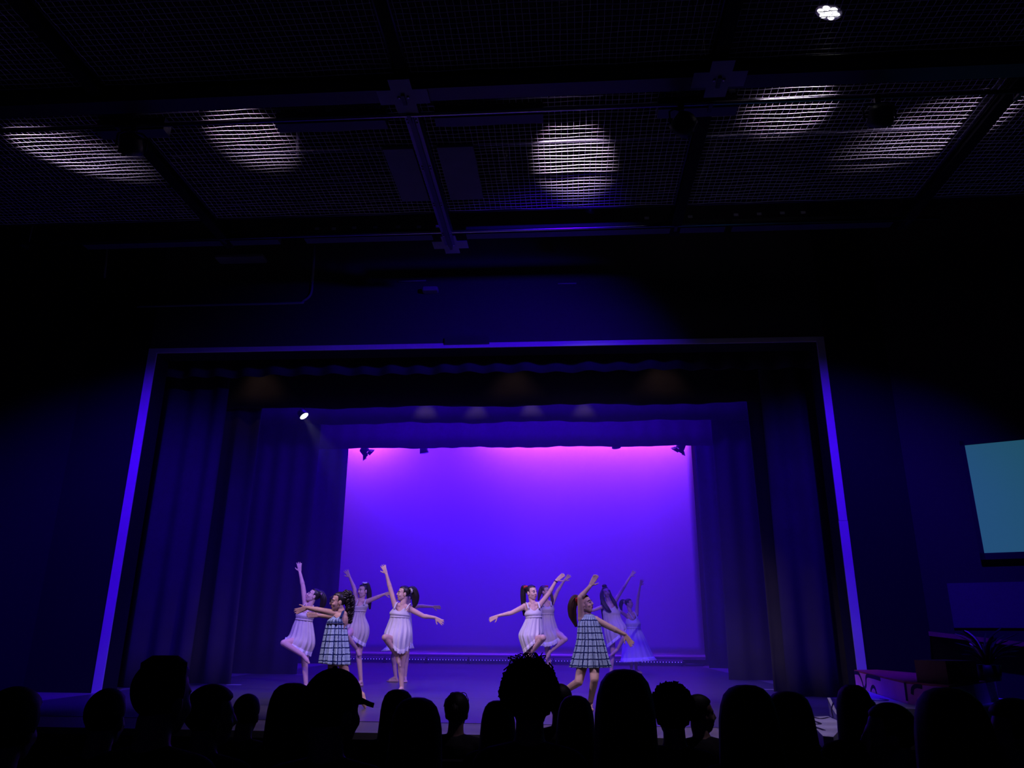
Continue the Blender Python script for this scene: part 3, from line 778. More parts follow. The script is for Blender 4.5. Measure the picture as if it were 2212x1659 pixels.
# tan cube at its far end
c0 = at_z(2050, 1478, ztop)
zc = z_above(2044, 1428, c0)
e1 = at_z(2116, 1476, ztop)
dv = e1-c0; dv /= np.linalg.norm(dv); nv = np.array([dv[1], -dv[0], 0]);
if np.dot(nv, CAMP-c0) < 0: nv = -nv
wv = np.linalg.norm(e1-c0)
t = thing('painted_cube', 'tan painted cube with navy squiggle standing on the pink platform', 'set piece', tuple(c0))
mb = MB(); mb.prism([tuple((c0+dv*u-nv*v)[:2]) for u, v in ((0, 0), (wv, 0), (wv, .35), (0, .35))], ztop+.001, zc-.02); mb.build('side_panel', 'tan_paint', t)
mb = MB(); mb.prism([tuple((c0+dv*u-nv*v)[:2]) for u, v in ((0, 0), (wv, 0), (wv, .35), (0, .35))], zc-.02, zc); mb.build('top_board', 'tan_paint', t)
stroke(t, S([(2046, 1441), (2068, 1443), (2075, 1455), (2084, 1464), (2112, 1466)], c0, nv), nv, .035)
stroke(t, S([(2056, 1478), (2056, 1470), (2062, 1467), (2069, 1474), (2068, 1484), (2060, 1485), (2056, 1478)], c0, nv), nv, .03)
# pale lilac low platforms and fin
zl = .11
q = [at_z(x, y, zl) for (x, y) in ((1738, 1549), (1792, 1547), (1826, 1562), (1800, 1592), (1778, 1590))]
t = thing('lilac_platform', 'low pale lilac platform with navy zigzag lines near the front of the stage', 'set piece', (q[0][0], q[0][1], 0))
mb = MB(); mb.prism([tuple(p[:2]) for p in q], 0, zl); mb.build('body', 'lilac_paint', t)
UP = np.array([0, 0, 1.0])
stroke(t, [at_z(x, y, zl) for x, y in ((1748, 1554), (1772, 1564), (1748, 1565), (1780, 1578))], UP, .03)
stroke(t, [at_z(x, y, zl) for x, y in ((1756, 1549), (1772, 1553), (1790, 1550))], UP, .025)
fa, fb2 = at_z(1793, 1548, zl), at_z(1819, 1561, zl)
fd = fb2-fa; fn = np.array([fd[1], -fd[0], 0]); fn /= np.linalg.norm(fn)
if np.dot(fn, CAMP-fa) < 0: fn = -fn
ft = at_plane(1787, 1507, fa, fn)
t = thing('lilac_fin', 'upright pale lilac pointed fin standing on the low lilac platform', 'set piece', tuple(fa))
mb = MB(); pr_ = [fa+UP*.001, fb2+UP*.001, (fb2*.55+ft*.45)-fd*.18, ft]
mb.add(pr_+[p-fn*.03 for p in pr_], [(0, 1, 2, 3), (7, 6, 5, 4), (0, 4, 5, 1), (1, 5, 6, 2), (2, 6, 7, 3), (3, 7, 4, 0)]); mb.build('board', 'lilac_paint', t)
stroke(t, S([(1800, 1549), (1797, 1535), (1799, 1523), (1802, 1519)], fa, fn), fn, .02)
q = [at_z(x, y, zlow) for (x, y) in ((1880, 1527), (1966, 1531), (2060, 1536))]
q = q+[D_+np.array([.35, .0, 0]), E_+np.array([.15, .02, 0]), A+np.array([-.12, .0, 0])]
t = thing('lilac_platform', 'low pale lilac platform on which the pink platform stands', 'set piece', (q[0][0], q[0][1], 0))
mb = MB(); mb.prism([tuple(p[:2]) for p in q], 0, zlow); mb.build('body', 'lilac_paint', t)
stroke(t, [at_z(x, y, zlow) for x, y in ((1874, 1511), (1895, 1514), (1918, 1513), (1902, 1510))], UP, .025)
# dark feathery plant beside the cube
pb_ = at_z(2150, 1472, ztop)+np.array([.02, .15, 0])
t = thing('feathery_plant', 'dark feathery plant with pale tips beside the tan cube', 'plant', tuple(pb_))
MB().tube([pb_, pb_+UP*.16], [.11, .14], 12).build('pot', 'black_metal', t, True)
rr = random.Random(3)
for k in range(26):
    a = rr.uniform(0, 2*pi); L = rr.uniform(.25, .5); el = rr.uniform(.5, 1.35)
    b0 = pb_+UP*.15; d1 = np.array([cos(a)*cos(el), sin(a)*cos(el), sin(el)])
    tipp = b0+d1*L+np.array([cos(a), sin(a), -.5])*.1
    mb = MB(); mb.tube(bez([b0, b0+d1*L*.6, tipp], 4), [.008]+[.022]*7+[.003], 5, True, .3); mb.build('leaf', 'feather' if k % 6 == 0 else 'leaf', t, True)

# ------------------------------------------------------------------ dancers
def frame_from_face(fwd, roll=0.0):
    f_ = np.asarray(fwd, float); f_ = f_/np.linalg.norm(f_)
    r_ = np.cross(f_, [0, 0, 1.0]); r_ /= np.linalg.norm(r_)
    u_ = np.cross(r_, f_)
    if roll:
        r2 = r_*cos(roll)+u_*sin(roll); u2 = u_*cos(roll)-r_*sin(roll); r_, u_ = r2, u2
    return np.stack([r_, f_, u_], axis=1)      # columns: right, forward, up

def head_shapes(mb, c, R, s=1.0):
    L = lambda p: np.asarray(c)+R@(np.asarray(p)*s)
    E = lambda p, r: mb.ell(L(p), np.asarray(r)*s, R, 16, 12)
    E((0, -.012, .042), (.072, .092, .082))
    E((0, .024, -.014), (.060, .067, .092))
    E((0, .036, -.052), (.050, .050, .052))
    E((0, .050, -.082), (.030, .030, .024))
    E((0, .062, .03), (.05, .028, .022))
    for sx in (-1, 1):
        E((sx*.030, .062, -.026), (.026, .024, .028))
        E((sx*.073, -.008, -.008), (.011, .022, .034))
        mb.cap(L((sx*.040, .005, -.052)), L((sx*.016, .050, -.084)), .020*s, .020*s)
    mb.cap(L((0, .086, .026)), L((0, .102, -.016)), .008*s, .0135*s)
    E((0, .098, -.02), (.017, .013, .011))
    E((0, .074, -.053), (.026, .018, .02))
    return L

def face_parts(parent, L, R, s, lips='lips'):
    for sx in (-1, 1):
        MB().ell(L((sx*.030, .083, .010)), np.array((.0155, .009, .0085))*s, R, 12, 8).build('eye', 'eye_white', parent, True)
        MB().ell(L((sx*.030, .0895, .010)), np.array((.0062, .0045, .0062))*s, R, 10, 8).build('iris', 'eye_dark', parent, True)
        MB().tube([L((sx*.013, .091, .014)), L((sx*.03, .094, .0205)), L((sx*.047, .082, .013))], .0022*s, 5).build('eyelash', 'eye_dark', parent, True)
        MB().tube([L((sx*.014, .092, .032)), L((sx*.032, .091, .039)), L((sx*.052, .074, .031))], .003*s, 5).build('eyebrow', 'hair', parent, True)
    MB().ell(L((0, .0905, -.0495)), np.array((.020, .006, .0045))*s, R, 12, 6).build('lip', lips, parent, True)
    MB().ell(L((0, .0895, -.0575)), np.array((.017, .006, .005))*s, R, 12, 6).build('lip', lips, parent, True)

def add_hand(mb, wrist, tip, side_sign=1, splay_=.16, curl=.25, s=1.0, nrm=None):
    w = np.asarray(wrist); t = np.asarray(tip); d = t-w; d /= np.linalg.norm(d)
    view = np.array([0, -1.0, 0]) if nrm is None else np.asarray(nrm, float)
    sd = np.cross(d, view); sd /= (np.linalg.norm(sd)+1e-9); sd *= side_sign
    nr = np.cross(sd, d)
    k = w+d*.085*s
    for o_ in (-.024, -.008, .008, .024):
        mb.cap(w+d*.012*s+sd*o_*.6*s, k+sd*o_*s, .0135*s, .0115*s, 8)
    lens = (.072, .08, .074, .058)
    for i, o_ in enumerate((.026, .009, -.009, -.026)):
        a = (o_/.026)*splay_
        f1 = d*cos(a)+sd*sin(a)
        c1 = curl*(.4+.35*i)
        p1 = k+sd*o_*s
        p2 = p1+(f1*cos(c1*.4)+nr*sin(c1*.4))*lens[i]*.5*s
        p3 = p2+(f1*cos(c1)+nr*sin(c1))*lens[i]*.5*s
        mb.cap(p1, p2, .0098*s, .009*s, 8); mb.cap(p2, p3, .009*s, .0075*s, 8)
    t1 = w+d*.03*s+sd*.022*s
    t2 = t1+(d*.6+sd*.8)*.038*s
    t3 = t2+(d*.85+sd*.5)*.034*s
    mb.cap(t1, t2, .0125*s, .0105*s, 8); mb.cap(t2, t3, .0105*s, .0085*s, 8)

def chain(px, Y, lens, signs, dy0=0.0):
    """pixel joints at stage depth Y -> world joints; depth of the later joints follows from the limb lengths"""
    out = []; y = Y+dy0
    for i, (x, yy) in enumerate(px):
        if i == 0: out.append(at_y(x, yy, y)); continue
        q = at_y(x, yy, y); d = np.linalg.norm(q-out[-1]); L = lens[i-1]
        dy = signs[i-1]*min(.34, sqrt(max(0, L*L-d*d)))
        y = y+dy
        out.append(at_y(x, yy, y))
    return out

def leg(mb, J, s=1.0, toe=None):
    h, k, a = J[0], J[1], J[2]
    mb.cap(h, k, .080*s, .053*s, 14)
    mb.ell(h*.65+k*.35, (.078*s,)*3)
    mb.cap(k, a, .050*s, .032*s, 12)
    m_ = k*.68+a*.32
    v = (h-k); v = v-np.dot(v, (a-k))*(a-k)/np.dot(a-k, a-k)
    mb.cap(k*.85+a*.15, k*.45+a*.55, .050*s, .040*s)
    if toe is not None:
        t = np.asarray(toe); d = t-a; d = d/np.linalg.norm(d)
        mb.cap(a, a+d*.10*s, .034*s, .034*s); mb.cap(a+d*.08*s, t, .034*s, .018*s)
        mb.ell(a-d*.012*s, (.034*s,)*3)

def flat_foot(mb, a, direction, s=1.0, z0=0.0):
    """foot standing on the floor; ankle point a"""
    d = np.array([direction[0], direction[1], 0.0]); d /= np.linalg.norm(d)
    sd = np.array([-d[1], d[0], 0])
    heel = np.array([a[0], a[1], z0+.030*s])-d*.03*s
    ball = np.array([a[0], a[1], z0+.026*s])+d*.115*s
    toe = np.array([a[0], a[1], z0+.018*s])+d*.165*s
    mb.cap(np.asarray(a), heel, .034*s, .030*s)
    mb.cap(np.asarray(a)+d*.01, ball+np.array([0, 0, .012*s]), .034*s, .024*s)
    mb.cap(heel, ball+sd*.014*s, .029*s, .025*s); mb.cap(heel, ball-sd*.014*s, .029*s, .025*s)
    for i, o_ in enumerate((-.026, -.012, .002, .015, .027)):
        mb.cap(ball+sd*o_*s, toe+sd*o_*1.05*s-d*.010*s*i, .0165*s, .012*s, 8)

def arm(mb, J, s=1.0):
    sh, el, wr = J[0], J[1], J[2]
    mb.ell(sh, (.050*s,)*3)
    mb.cap(sh, el, .046*s, .036*s)
    mb.cap(el, wr, .036*s, .024*s)
    mb.cap(el*.8+wr*.2, el*.55+wr*.45, .038*s, .031*s)

def ring_pts(rg, Y, n, k, amp, ph, opts=None):
    xl, yl, xr, yr, rd = rg[:5]
    dyc = rg[5] if len(rg) > 5 else 0.0
    a = at_y(xl, yl, Y+dyc); b = at_y(xr, yr, Y+dyc)
    c = (a+b)/2; h = (b-a)/2; hl = np.linalg.norm(h)
    opts = opts or {}
    out = []
    for i in range(n):
        t = 2*pi*i/n
        rip = 1+amp*(sin(k*t+ph)+.45*sin((k*.5+1)*t+1.3*ph)+.25*sin((k*2-3)*t+2*ph))/max(hl, .08)*.16
        p = c+h*cos(t)*rip+np.array([0, -rd*sin(t)*rip, 0])
        sg = opts.get('sag', 0)
        if sg:
            t0 = opts.get('t0', pi/2); w = max(0, cos(t-t0)); p = p+np.array([0, 0, -sg*w*w])
        out.append(p)
    return out

def dress(parent, rings, Y, m, k=15, amp=.09, ruffle=None, neck=.035, sag=0, t0=pi/2, seed=0, straps=(), band=None, us=26, strap_m=None, flare=1.04):
    n = 112
    full = []
    sub = 7
    R_ = [list(r)+[0.0]*(6-len(r)) for r in rings]
    cur = bez([np.array(r, float) for r in R_], sub)
    N = len(cur); R = random.Random(seed); ph = R.uniform(0, 6)
    vv = [0.0]
    for j, r in enumerate(cur):
        tt = j/(N-1)
        a_ = amp*max(0, (tt-.22)/.78)**.8
        op = {'sag': sag*max(0, (tt-.6)/.4)**1.5, 't0': t0}
        pts = ring_pts(r, Y, n, k, a_, ph, op)
        if tt < .18 and neck:
            w = 1-tt/.18
            for i in range(n):
                t = 2*pi*i/n
                pts[i] = pts[i]-np.array([0, 0, neck*w*(math.exp(-((t-pi/2)/.55)**2)+.9*math.exp(-((t-3*pi/2)/.8)**2))])
                # sweetheart lift over each side of the bust
                pts[i] = pts[i]+np.array([0, 0, neck*.6*w*(math.exp(-((t-pi*.28)/.3)**2)+math.exp(-((t-pi*.72)/.3)**2))])
        full.append(pts)
        if j: vv.append(vv[-1]+np.linalg.norm(np.mean(np.array(full[-1]), 0)-np.mean(np.array(full[-2]), 0)))
    mb = MB(); mb.loft(full, False, us, [v*13.0 for v in vv])
    d_ = mb.build('dress', m, parent, True, .006)
    if ruffle:
        last = np.array(full[-1]); prev = np.array(full[-3]); c = last.mean(0)
        down = (last-prev); down = down/(np.linalg.norm(down, axis=1)[:, None]+1e-9)
        r0 = last-down*.03
        rr_ = [r0+ (r0-c)*.012]
        for q in (1, 2, 3):
            w = q/3
            fl = np.array([1+.05*w*sin(28*2*pi*i/n+ph) for i in range(n)])[:, None]
            rr_.append(c+(last-c)*fl*(1.01+(flare-1)*w)+down*ruffle*w)
        m2 = MB(); m2.loft([list(x) for x in rr_]); m2.build('hem_ruffle', 'ruffle', d_, True, .005)
    for st_ in straps:
        pts = [at_y(x, y, Y+dy) for (x, y, dy) in st_]
        m2 = MB(); m2.tube(bez(pts, 6), .017, 8, True, .45); m2.build('strap', strap_m or m, d_, True)
    if band:
        pts = ring_pts(band, Y, 64, 1, 0, 0)
        m2 = MB(); pts.append(pts[0]); m2.tube([p+(p-np.mean(pts, 0))*.02 for p in pts], .011, 6); m2.build('waist_seam', m if m != 'plaid' else 'stroke', d_, True)
    return d_

def tail(parent, pts, radii, m='hair', strands=14, curl=0.0, seed=0, name='ponytail'):
    """hair bundle along a curve, made of many overlapping locks"""
    R = random.Random(seed); mb = MB()
    cv = bez(pts, 7); L = len(cv)
    rad = np.interp(np.linspace(0, 1, L), np.linspace(0, 1, len(radii)), radii)
    mb.tube(cv, [max(.006, r*.82) for r in rad], 10)
    for q in range(strands):
        a0 = 2*pi*q/strands+R.uniform(-.3, .3); tw = R.uniform(-1, 1); end = R.uniform(.82, 1.04)
        fr = R.uniform(6, 10)
        ps, rs = [], []
        for i in range(L):
            u = i/(L-1)
            d = cv[min(i+1, L-1)]-cv[max(i-1, 0)]; d /= np.linalg.norm(d)+1e-9
            e1 = np.cross(d, [0, 1.0, 0.05]); e1 /= np.linalg.norm(e1)+1e-9; e2 = np.cross(d, e1)
            a = a0+tw*u
            off = rad[i]*.72*(e1*cos(a)+e2*sin(a))
            if curl: off = off+curl*(e1*cos(fr*2*pi*u+a0*3)+e2*sin(fr*2*pi*u+a0*3))
            ps.append(cv[i]*1.0+off+(d*(end-1)*.1 if i == L-1 else 0)); rs.append(max(.003, rad[i]*.30*(1-.55*u**3)))
        if curl:
            cc = bez(ps, 3); rs = np.interp(np.linspace(0, 1, len(cc)), np.linspace(0, 1, L), rs); ps = cc
        mb.tube(ps, list(rs), 6)
    return mb.build(name, m, parent, True)

def hair_cap(parent, c, R, s=1.0, m='hair', vol=1.0):
    """hair lying over the skull, parted from the face by a hairline"""
    mb = MB(); nu, nv = 36, 20
    vs = []; keep = []
    L = lambda p: np.asarray(c)+R@(np.asarray(p)*s)
    for j in range(nv+1):
        ph = -pi/2+pi*j/nv
        for i in range(nu):
            th = 2*pi*i/nu
            x, y, z = cos(ph)*cos(th), cos(ph)*sin(th), sin(ph)
            px, py, pz = x*.0785*vol, -.013+y*.0985*vol, .042+z*.091*vol
            pz2 = pz
            # tuck the front-lower part inside the head so that the face stays clear
            face = max(0, min(1, (py-.012)/.035))*max(0, min(1, (.093-pz)/.03))
            low = max(0, min(1, (-.045-pz)/.03))
            k_ = 1-.34*face
            px, py, pz = px*k_, -.013+(py+.013)*k_, .042+(pz-.042)*(1-.12*face)
            if low: px *= 1-.3*low; py = -.03+(py+.03)*(1-.3*low)
            rip = 1+.012*sin(9*th+3*z)
            vs.append(L((px*rip, py*rip, pz)))
    fs = []
    for j in range(nv):
        for i in range(nu):
            fs.append((j*nu+i, j*nu+(i+1) % nu, (j+1)*nu+(i+1) % nu, (j+1)*nu+i))
    mb.add(vs, fs)
    return mb.build('hair', m, parent, True)

def scrunchie(parent, p, d, m, r=.03, s=1.0):
    p = np.asarray(p); d = np.asarray(d, float); d /= np.linalg.norm(d); R = rot_to(d)
    mb = MB(); n = 40; ring = []
    for i in range(n+1):
        a = 2*pi*i/n; rr = r*(1+.14*sin(9*a))
        ring.append(p+R@np.array([rr*cos(a), rr*sin(a), .007*sin(11*a)]))
    mb.tube(ring, [.016*s*(1+.3*sin(13*2*pi*i/n)) for i in range(n+1)], 7)
    return mb.build('scrunchie', m, parent, True)

def dancer(label, Y, head, face, neck, pelvis, armA, armB, legA, legB, skin='skin', hs=1.0, roll=0.0, s=1.0, sole=None, group='dancers in pale dresses', hairm='hair', vol=1.0):
    """arms: (px joints [shoulder, elbow, wrist, tip], signs, thumb side, splay); legs: (px [hip, knee, ankle], signs, ('flat', dir) or ('point', px))"""
    base = at_y(*sole, Y); base[2] = 0
    t = thing('person', label, 'person', tuple(base), group)
    mb = MB()
    hc = at_y(*head, Y); R = frame_from_face(face, roll)
    nb = at_y(*neck, Y); pv = at_y(*pelvis, Y)
    head_shapes(mb, hc, R, hs)
    mb.cap(hc+R@np.array([0, -.02, -.055])*hs, nb, .045*s, .052*s)
    sh = []
    for (px, sg, ts, spl) in (armA, armB):
        J = chain(px, Y, (.27*s, .245*s, .17*s), sg)
        sh.append(J[0])
        arm(mb, J, s)
        d = J[3]-J[2]; d /= np.linalg.norm(d)
        add_hand(mb, J[2]+d*.01, J[2]+d*.17*s, ts, spl, .22, s)
    for J0 in sh:
        mb.cap(nb-np.array([0, 0, .015]), J0, .046*s, .046*s)
    ch = nb*.72+pv*.28; mid = (sh[0]+sh[1])/2
    mb.ell(ch, (.105*s, .085*s, .12*s)); mb.cap(nb-np.array([0, 0, .03]), ch, .055*s, .09*s)
    for J0 in sh: mb.cap(J0, ch, .042*s, .07*s)
    mb.cap(ch, pv, .085*s, .095*s); mb.ell(pv, (.115*s, .095*s, .10*s))
    zmin = []
    for (px, sg, ft) in (legA, legB):
        J = chain(px, Y, (.40*s, .385*s), sg)
        if ft[0] == 'flat':
            a = J[2].copy(); a[2] = .085*s
            J[2] = a
            leg(mb, J, s); flat_foot(mb, a, ft[1], s)
        else:
            toe = at_y(*ft[1], J[2][1]+(ft[2] if len(ft) > 2 else 0))
            toe[2] = max(toe[2], .02)
            leg(mb, J, s, toe)
        mb.cap(pv, J[0], .095*s, .08*s)
    me = remeshed(mb, 'body', skin, .0062, 2, .4, tuple(t.location))
    link_mesh('body', me, t)
    L = lambda p: hc+R@(np.asarray(p)*hs)
    face_parts(t, L, R, hs)
    hair_cap(t, hc, R, hs, hairm, vol)
    return t, hc, R, L

def sole_y(px, py): return at_z(px, py, 0)[1]

# A: cream dress, left end
Y = sole_y(660, 1496)
t, hc, R, L = dancer('dancer in cream dress bending back with one arm straight up, left of the plaid dancer', Y, (676.5, 1288), (-.80, -.42, .42), (667, 1311), (656, 1375),
    ([(660, 1309), (654.5, 1266), (648, 1237), (646.5, 1221)], (0, 0, 0), -1, .18),
    ([(673, 1320), (697, 1327), (736, 1337), (748, 1342)], (1, 0, 0), 1, .1),
    ([(652, 1384), (613, 1389), (655, 1416)], (-1, 1), ('point', (667, 1432))),
    ([(662, 1386), (658, 1432), (661, 1486)], (0, 0), ('flat', (-.5, -1))), sole=(660, 1496), roll=.05)
dress(t, [(646, 1316, 674, 1323, .10), (640, 1327, 678, 1333, .125), (640, 1337, 674, 1341, .105), (635, 1350, 675, 1352, .12), (628, 1371, 678, 1378, .165), (621, 1379, 677, 1394, .20), (620, 1382, 669, 1412, .20)], Y, 'cream', ruffle=.03, seed=1,
      straps=([(650, 1318, -.11), (656, 1308, -.08), (661, 1303, 0), (663, 1306, .07)], [(670, 1320, -.11), (676, 1311, -.06), (676, 1309, .02)]), band=(640, 1337, 674, 1341, .108))
scrunchie(t, at_y(695, 1283, Y+.02), (1, 0, .2), 'scrunchie_pink', .022)
tail(t, [at_y(686, 1280, Y+.02), at_y(694, 1282, Y+.03), at_y(699, 1294, Y+.04), at_y(697, 1306, Y+.05), at_y(692, 1314, Y+.06)], [.04, .05, .055, .055, .03], seed=2)

# B: plaid, left
Y = sole_y(714, 1530)
t, hc, R, L = dancer('dancer in blue plaid dress with long curly ponytail reaching towards the cream dress dancer', Y, (731.5, 1301), (-.88, -.42, -.02), (737, 1322), (729, 1390),
    ([(735, 1327), (690, 1318), (664, 1313), (652, 1317)], (-1, 0, 0), 1, .12),
    ([(742, 1328), (722, 1333), (690, 1330), (676, 1329)], (1, 0, 0), 1, .1),
    ([(724, 1400), (716, 1464), (714, 1518)], (-1, 0), ('flat', (-1, -.3))),
    ([(732, 1400), (746, 1455), (783, 1503)], (0, 0), ('point', (788, 1534))), 'skin_tan', sole=(714, 1530), group='dancers in plaid dresses')
dress(t, [(722, 1333, 744, 1331, .10), (711, 1339, 745, 1339, .125), (708, 1348, 746, 1348, .13), (704, 1375, 749, 1375, .18), (699, 1410, 752, 1410, .23), (697, 1432, 752, 1436, .25)], Y, 'plaid', k=12, amp=.13, seed=3, neck=.02,
      straps=([(736, 1335, -.10), (740, 1324, -.06), (742, 1319, .0), (743, 1326, .07)],), band=(708, 1348, 746, 1348, .134), us=18)
scrunchie(t, at_y(745, 1290, Y), (1, 0, .6), 'scrunchie_white', .026)
tail(t, [at_y(742, 1291, Y), at_y(750, 1284, Y+.02), at_y(755, 1297, Y+.04), at_y(755, 1320, Y+.06), at_y(753, 1347, Y+.07)], [.04, .05, .058, .052, .035], curl=.018, strands=18, seed=4)
for k in range(7):
    a = L((.045-.015*k, .075-.004*abs(k-3), .085)); mb = MB()
    mb.tube(bez([a, L((.05-.016*k, .102, .06)), L((.055-.018*k, .104, .02)), L((.06-.02*k, .1, -.03-.005*(k % 3)))], 5), .0045, 5)
    if k in (1, 4): mb.build('loose_curl', 'hair', t, True)
mb = MB()
for sx in (-1, 1): mb.ell(at_y(744.5+sx*3, 1344, Y+.1), (.03, .02, .035))
mb.build('back_bow', 'white', t, True)

# C: back left
Y = sole_y(780, 1484)
t, hc, R, L = dancer('dancer in dusky cream dress with raised bun, both arms spread, behind the curly ponytail', Y, (784, 1277.5), (-.55, -.83, .0), (779, 1298), (772, 1352),
    ([(771, 1300), (765.5, 1271), (756, 1248), (749.5, 1236)], (0, 0, 0), -1, .3),
    ([(791, 1300), (813, 1291), (829, 1284), (840, 1282)], (0, 0, 0), 1, .15),
    ([(765, 1356), (749, 1374), (771, 1402)], (-1, 1), ('point', (776, 1415))),
    ([(780, 1358), (775, 1416), (780, 1473)], (0, 0), ('flat', (-.4, -1))), sole=(780, 1484), roll=-.08)
dress(t, [(764, 1307, 794, 1305, .10), (762, 1313, 795, 1310, .12), (762, 1320, 790, 1320, .105), (760, 1332, 788, 1332, .115), (749, 1352, 795, 1352, .17), (747, 1360, 795, 1370, .19), (748, 1361, 787, 1392, .19)], Y, 'cream', ruffle=.03, seed=5,
      straps=([(769, 1308, -.11), (772, 1298, -.06), (773, 1296, .03)], [(786, 1307, -.11), (789, 1297, -.06), (790, 1295, .03)]), band=(762, 1320, 790, 1320, .108))
scrunchie(t, at_y(788, 1260, Y), (0, .2, 1), 'scrunchie_white', .026)
tail(t, [at_y(788, 1262, Y), at_y(793, 1263, Y+.04), at_y(797, 1278, Y+.06), at_y(798, 1298, Y+.08), at_y(799, 1316, Y+.10)], [.035, .045, .05, .045, .02], seed=6)

# E: behind D
Y = sole_y(856, 1474)
t, hc, R, L = dancer('dancer in white dress almost hidden behind the dancer with the white scrunchie', Y, (881, 1291), (-.8, -.5, .0), (878, 1309), (872, 1360),
    ([(886, 1312), (908, 1309), (934, 1310.5), (951, 1312)], (0, 0, 0), 1, .05),
    ([(868, 1313), (858, 1300), (866, 1290), (872, 1284)], (1, 0, 0), 1, .1),
    ([(866, 1366), (850, 1420), (855, 1463)], (-1, 0), ('flat', (-1, -.2))),
    ([(878, 1366), (878, 1418), (875, 1464)], (0, 0), ('flat', (.3, -1))), sole=(866, 1474))
dress(t, [(864, 1317, 888, 1317, .10), (863, 1325, 888, 1325, .12), (863, 1334, 888, 1334, .11), (856, 1362, 890, 1362, .16), (842, 1390, 890, 1387, .2), (832, 1402, 890, 1394, .22)], Y, 'white', ruffle=.06, seed=7, straps=([(872, 1318, -.11), (872, 1309, -.05), (872, 1307, .03)], [(884, 1318, -.11), (884, 1309, -.05), (884, 1307, .03)]))
tail(t, [at_y(886, 1285, Y), at_y(892, 1286, Y+.04), at_y(894, 1298, Y+.06), at_y(893, 1312, Y+.08)], [.03, .045, .045, .02], seed=8)

# D: front of the left pair
Y = sole_y(868, 1500)
t, hc, R, L = dancer('dancer in white dress with white scrunchie, knee raised, looking along her lifted arm', Y, (871.5, 1283), (-.86, -.42, .05), (870, 1306), (868, 1378),
    ([(854, 1309), (843, 1271), (835, 1241), (828.5, 1224)], (0, 0, 0), -1, .22),
    ([(884, 1315), (915, 1331), (939, 1334), (960, 1347)], (0, 0, 0), 1, .2),
    ([(862, 1388), (832, 1377), (858, 1417)], (-1, 1), ('point', (864, 1439))),
    ([(875, 1390), (866, 1440), (868, 1489)], (0, 0), ('flat', (-.3, -1))), sole=(868, 1500))
dress(t, [(849, 1315, 880, 1317, .10), (842, 1324, 885, 1329, .13), (844, 1332, 883, 1334, .115), (838, 1350, 887, 1352, .15), (833, 1366, 889, 1368, .22), (834, 1370, 887, 1378, .25), (838, 1373, 884, 1389, .25)], Y, 'white', ruffle=.03, seed=9, sag=.15, t0=pi*.36,
      straps=([(851, 1315, -.11), (855, 1305, -.07), (859, 1301, .0), (859, 1305, .07)], [(877, 1316, -.11), (883, 1307, -.07), (886, 1304, .0), (885, 1308, .06)]), band=(844, 1332, 883, 1334, .118))
scrunchie(t, at_y(889, 1275, Y), (1, .1, .4), 'scrunchie_white', .026)
tail(t, [at_y(885, 1274, Y), at_y(893, 1274, Y+.03), at_y(898, 1288, Y+.05), at_y(897, 1302, Y+.06), at_y(893, 1313, Y+.07)], [.045, .055, .06, .05, .02], seed=10)

# G: behind F
Y = sole_y(1188, 1476)
t, hc, R, L = dancer('dancer in cream dress with red scrunchie half hidden behind the dancer with straight ponytail', Y, (1178, 1279), (.85, -.45, .1), (1180, 1299), (1182, 1352),
    ([(1193, 1303), (1204, 1277), (1218, 1255), (1229, 1244)], (0, 0, 0), 1, .2),
    ([(1170, 1304), (1160, 1316), (1150, 1322), (1142, 1326)], (1, 0, 0), -1, .1),
    ([(1190, 1358), (1221, 1381), (1188, 1408)], (-1, 1), ('point', (1180, 1424))),
    ([(1178, 1358), (1184, 1414), (1188, 1465)], (0, 0), ('flat', (.4, -1))), sole=(1188, 1476), hairm='hair_brown')
dress(t, [(1171, 1308, 1195, 1308, .10), (1168, 1317, 1198, 1317, .125), (1168, 1327, 1196, 1327, .11), (1165, 1345, 1200, 1345, .14), (1162, 1362, 1206, 1361, .19), (1162, 1375, 1214, 1367, .22), (1163, 1386, 1216, 1372, .22)], Y, 'cream', ruffle=.05, seed=11, sag=.09,
      straps=([(1174, 1309, -.11), (1175, 1301, -.06), (1175, 1299, .03)], [(1191, 1309, -.11), (1190, 1300, -.06), (1190, 1298, .03)]), band=(1168, 1327, 1196, 1327, .114))
scrunchie(t, at_y(1180, 1267, Y), (-.2, .2, 1), 'scrunchie_red', .026)
tail(t, [at_y(1178, 1268, Y), at_y(1171, 1270, Y+.02), at_y(1166, 1282, Y), at_y(1163, 1297, Y+.02)], [.03, .045, .04, .02], 'hair_brown', seed=12)
tail(t, [at_y(1184, 1272, Y), at_y(1190, 1282, Y-.03), at_y(1193, 1296, Y-.05), at_y(1193, 1307, Y-.05)], [.02, .03, .03, .012], 'hair_brown', seed=13, name='side_lock')

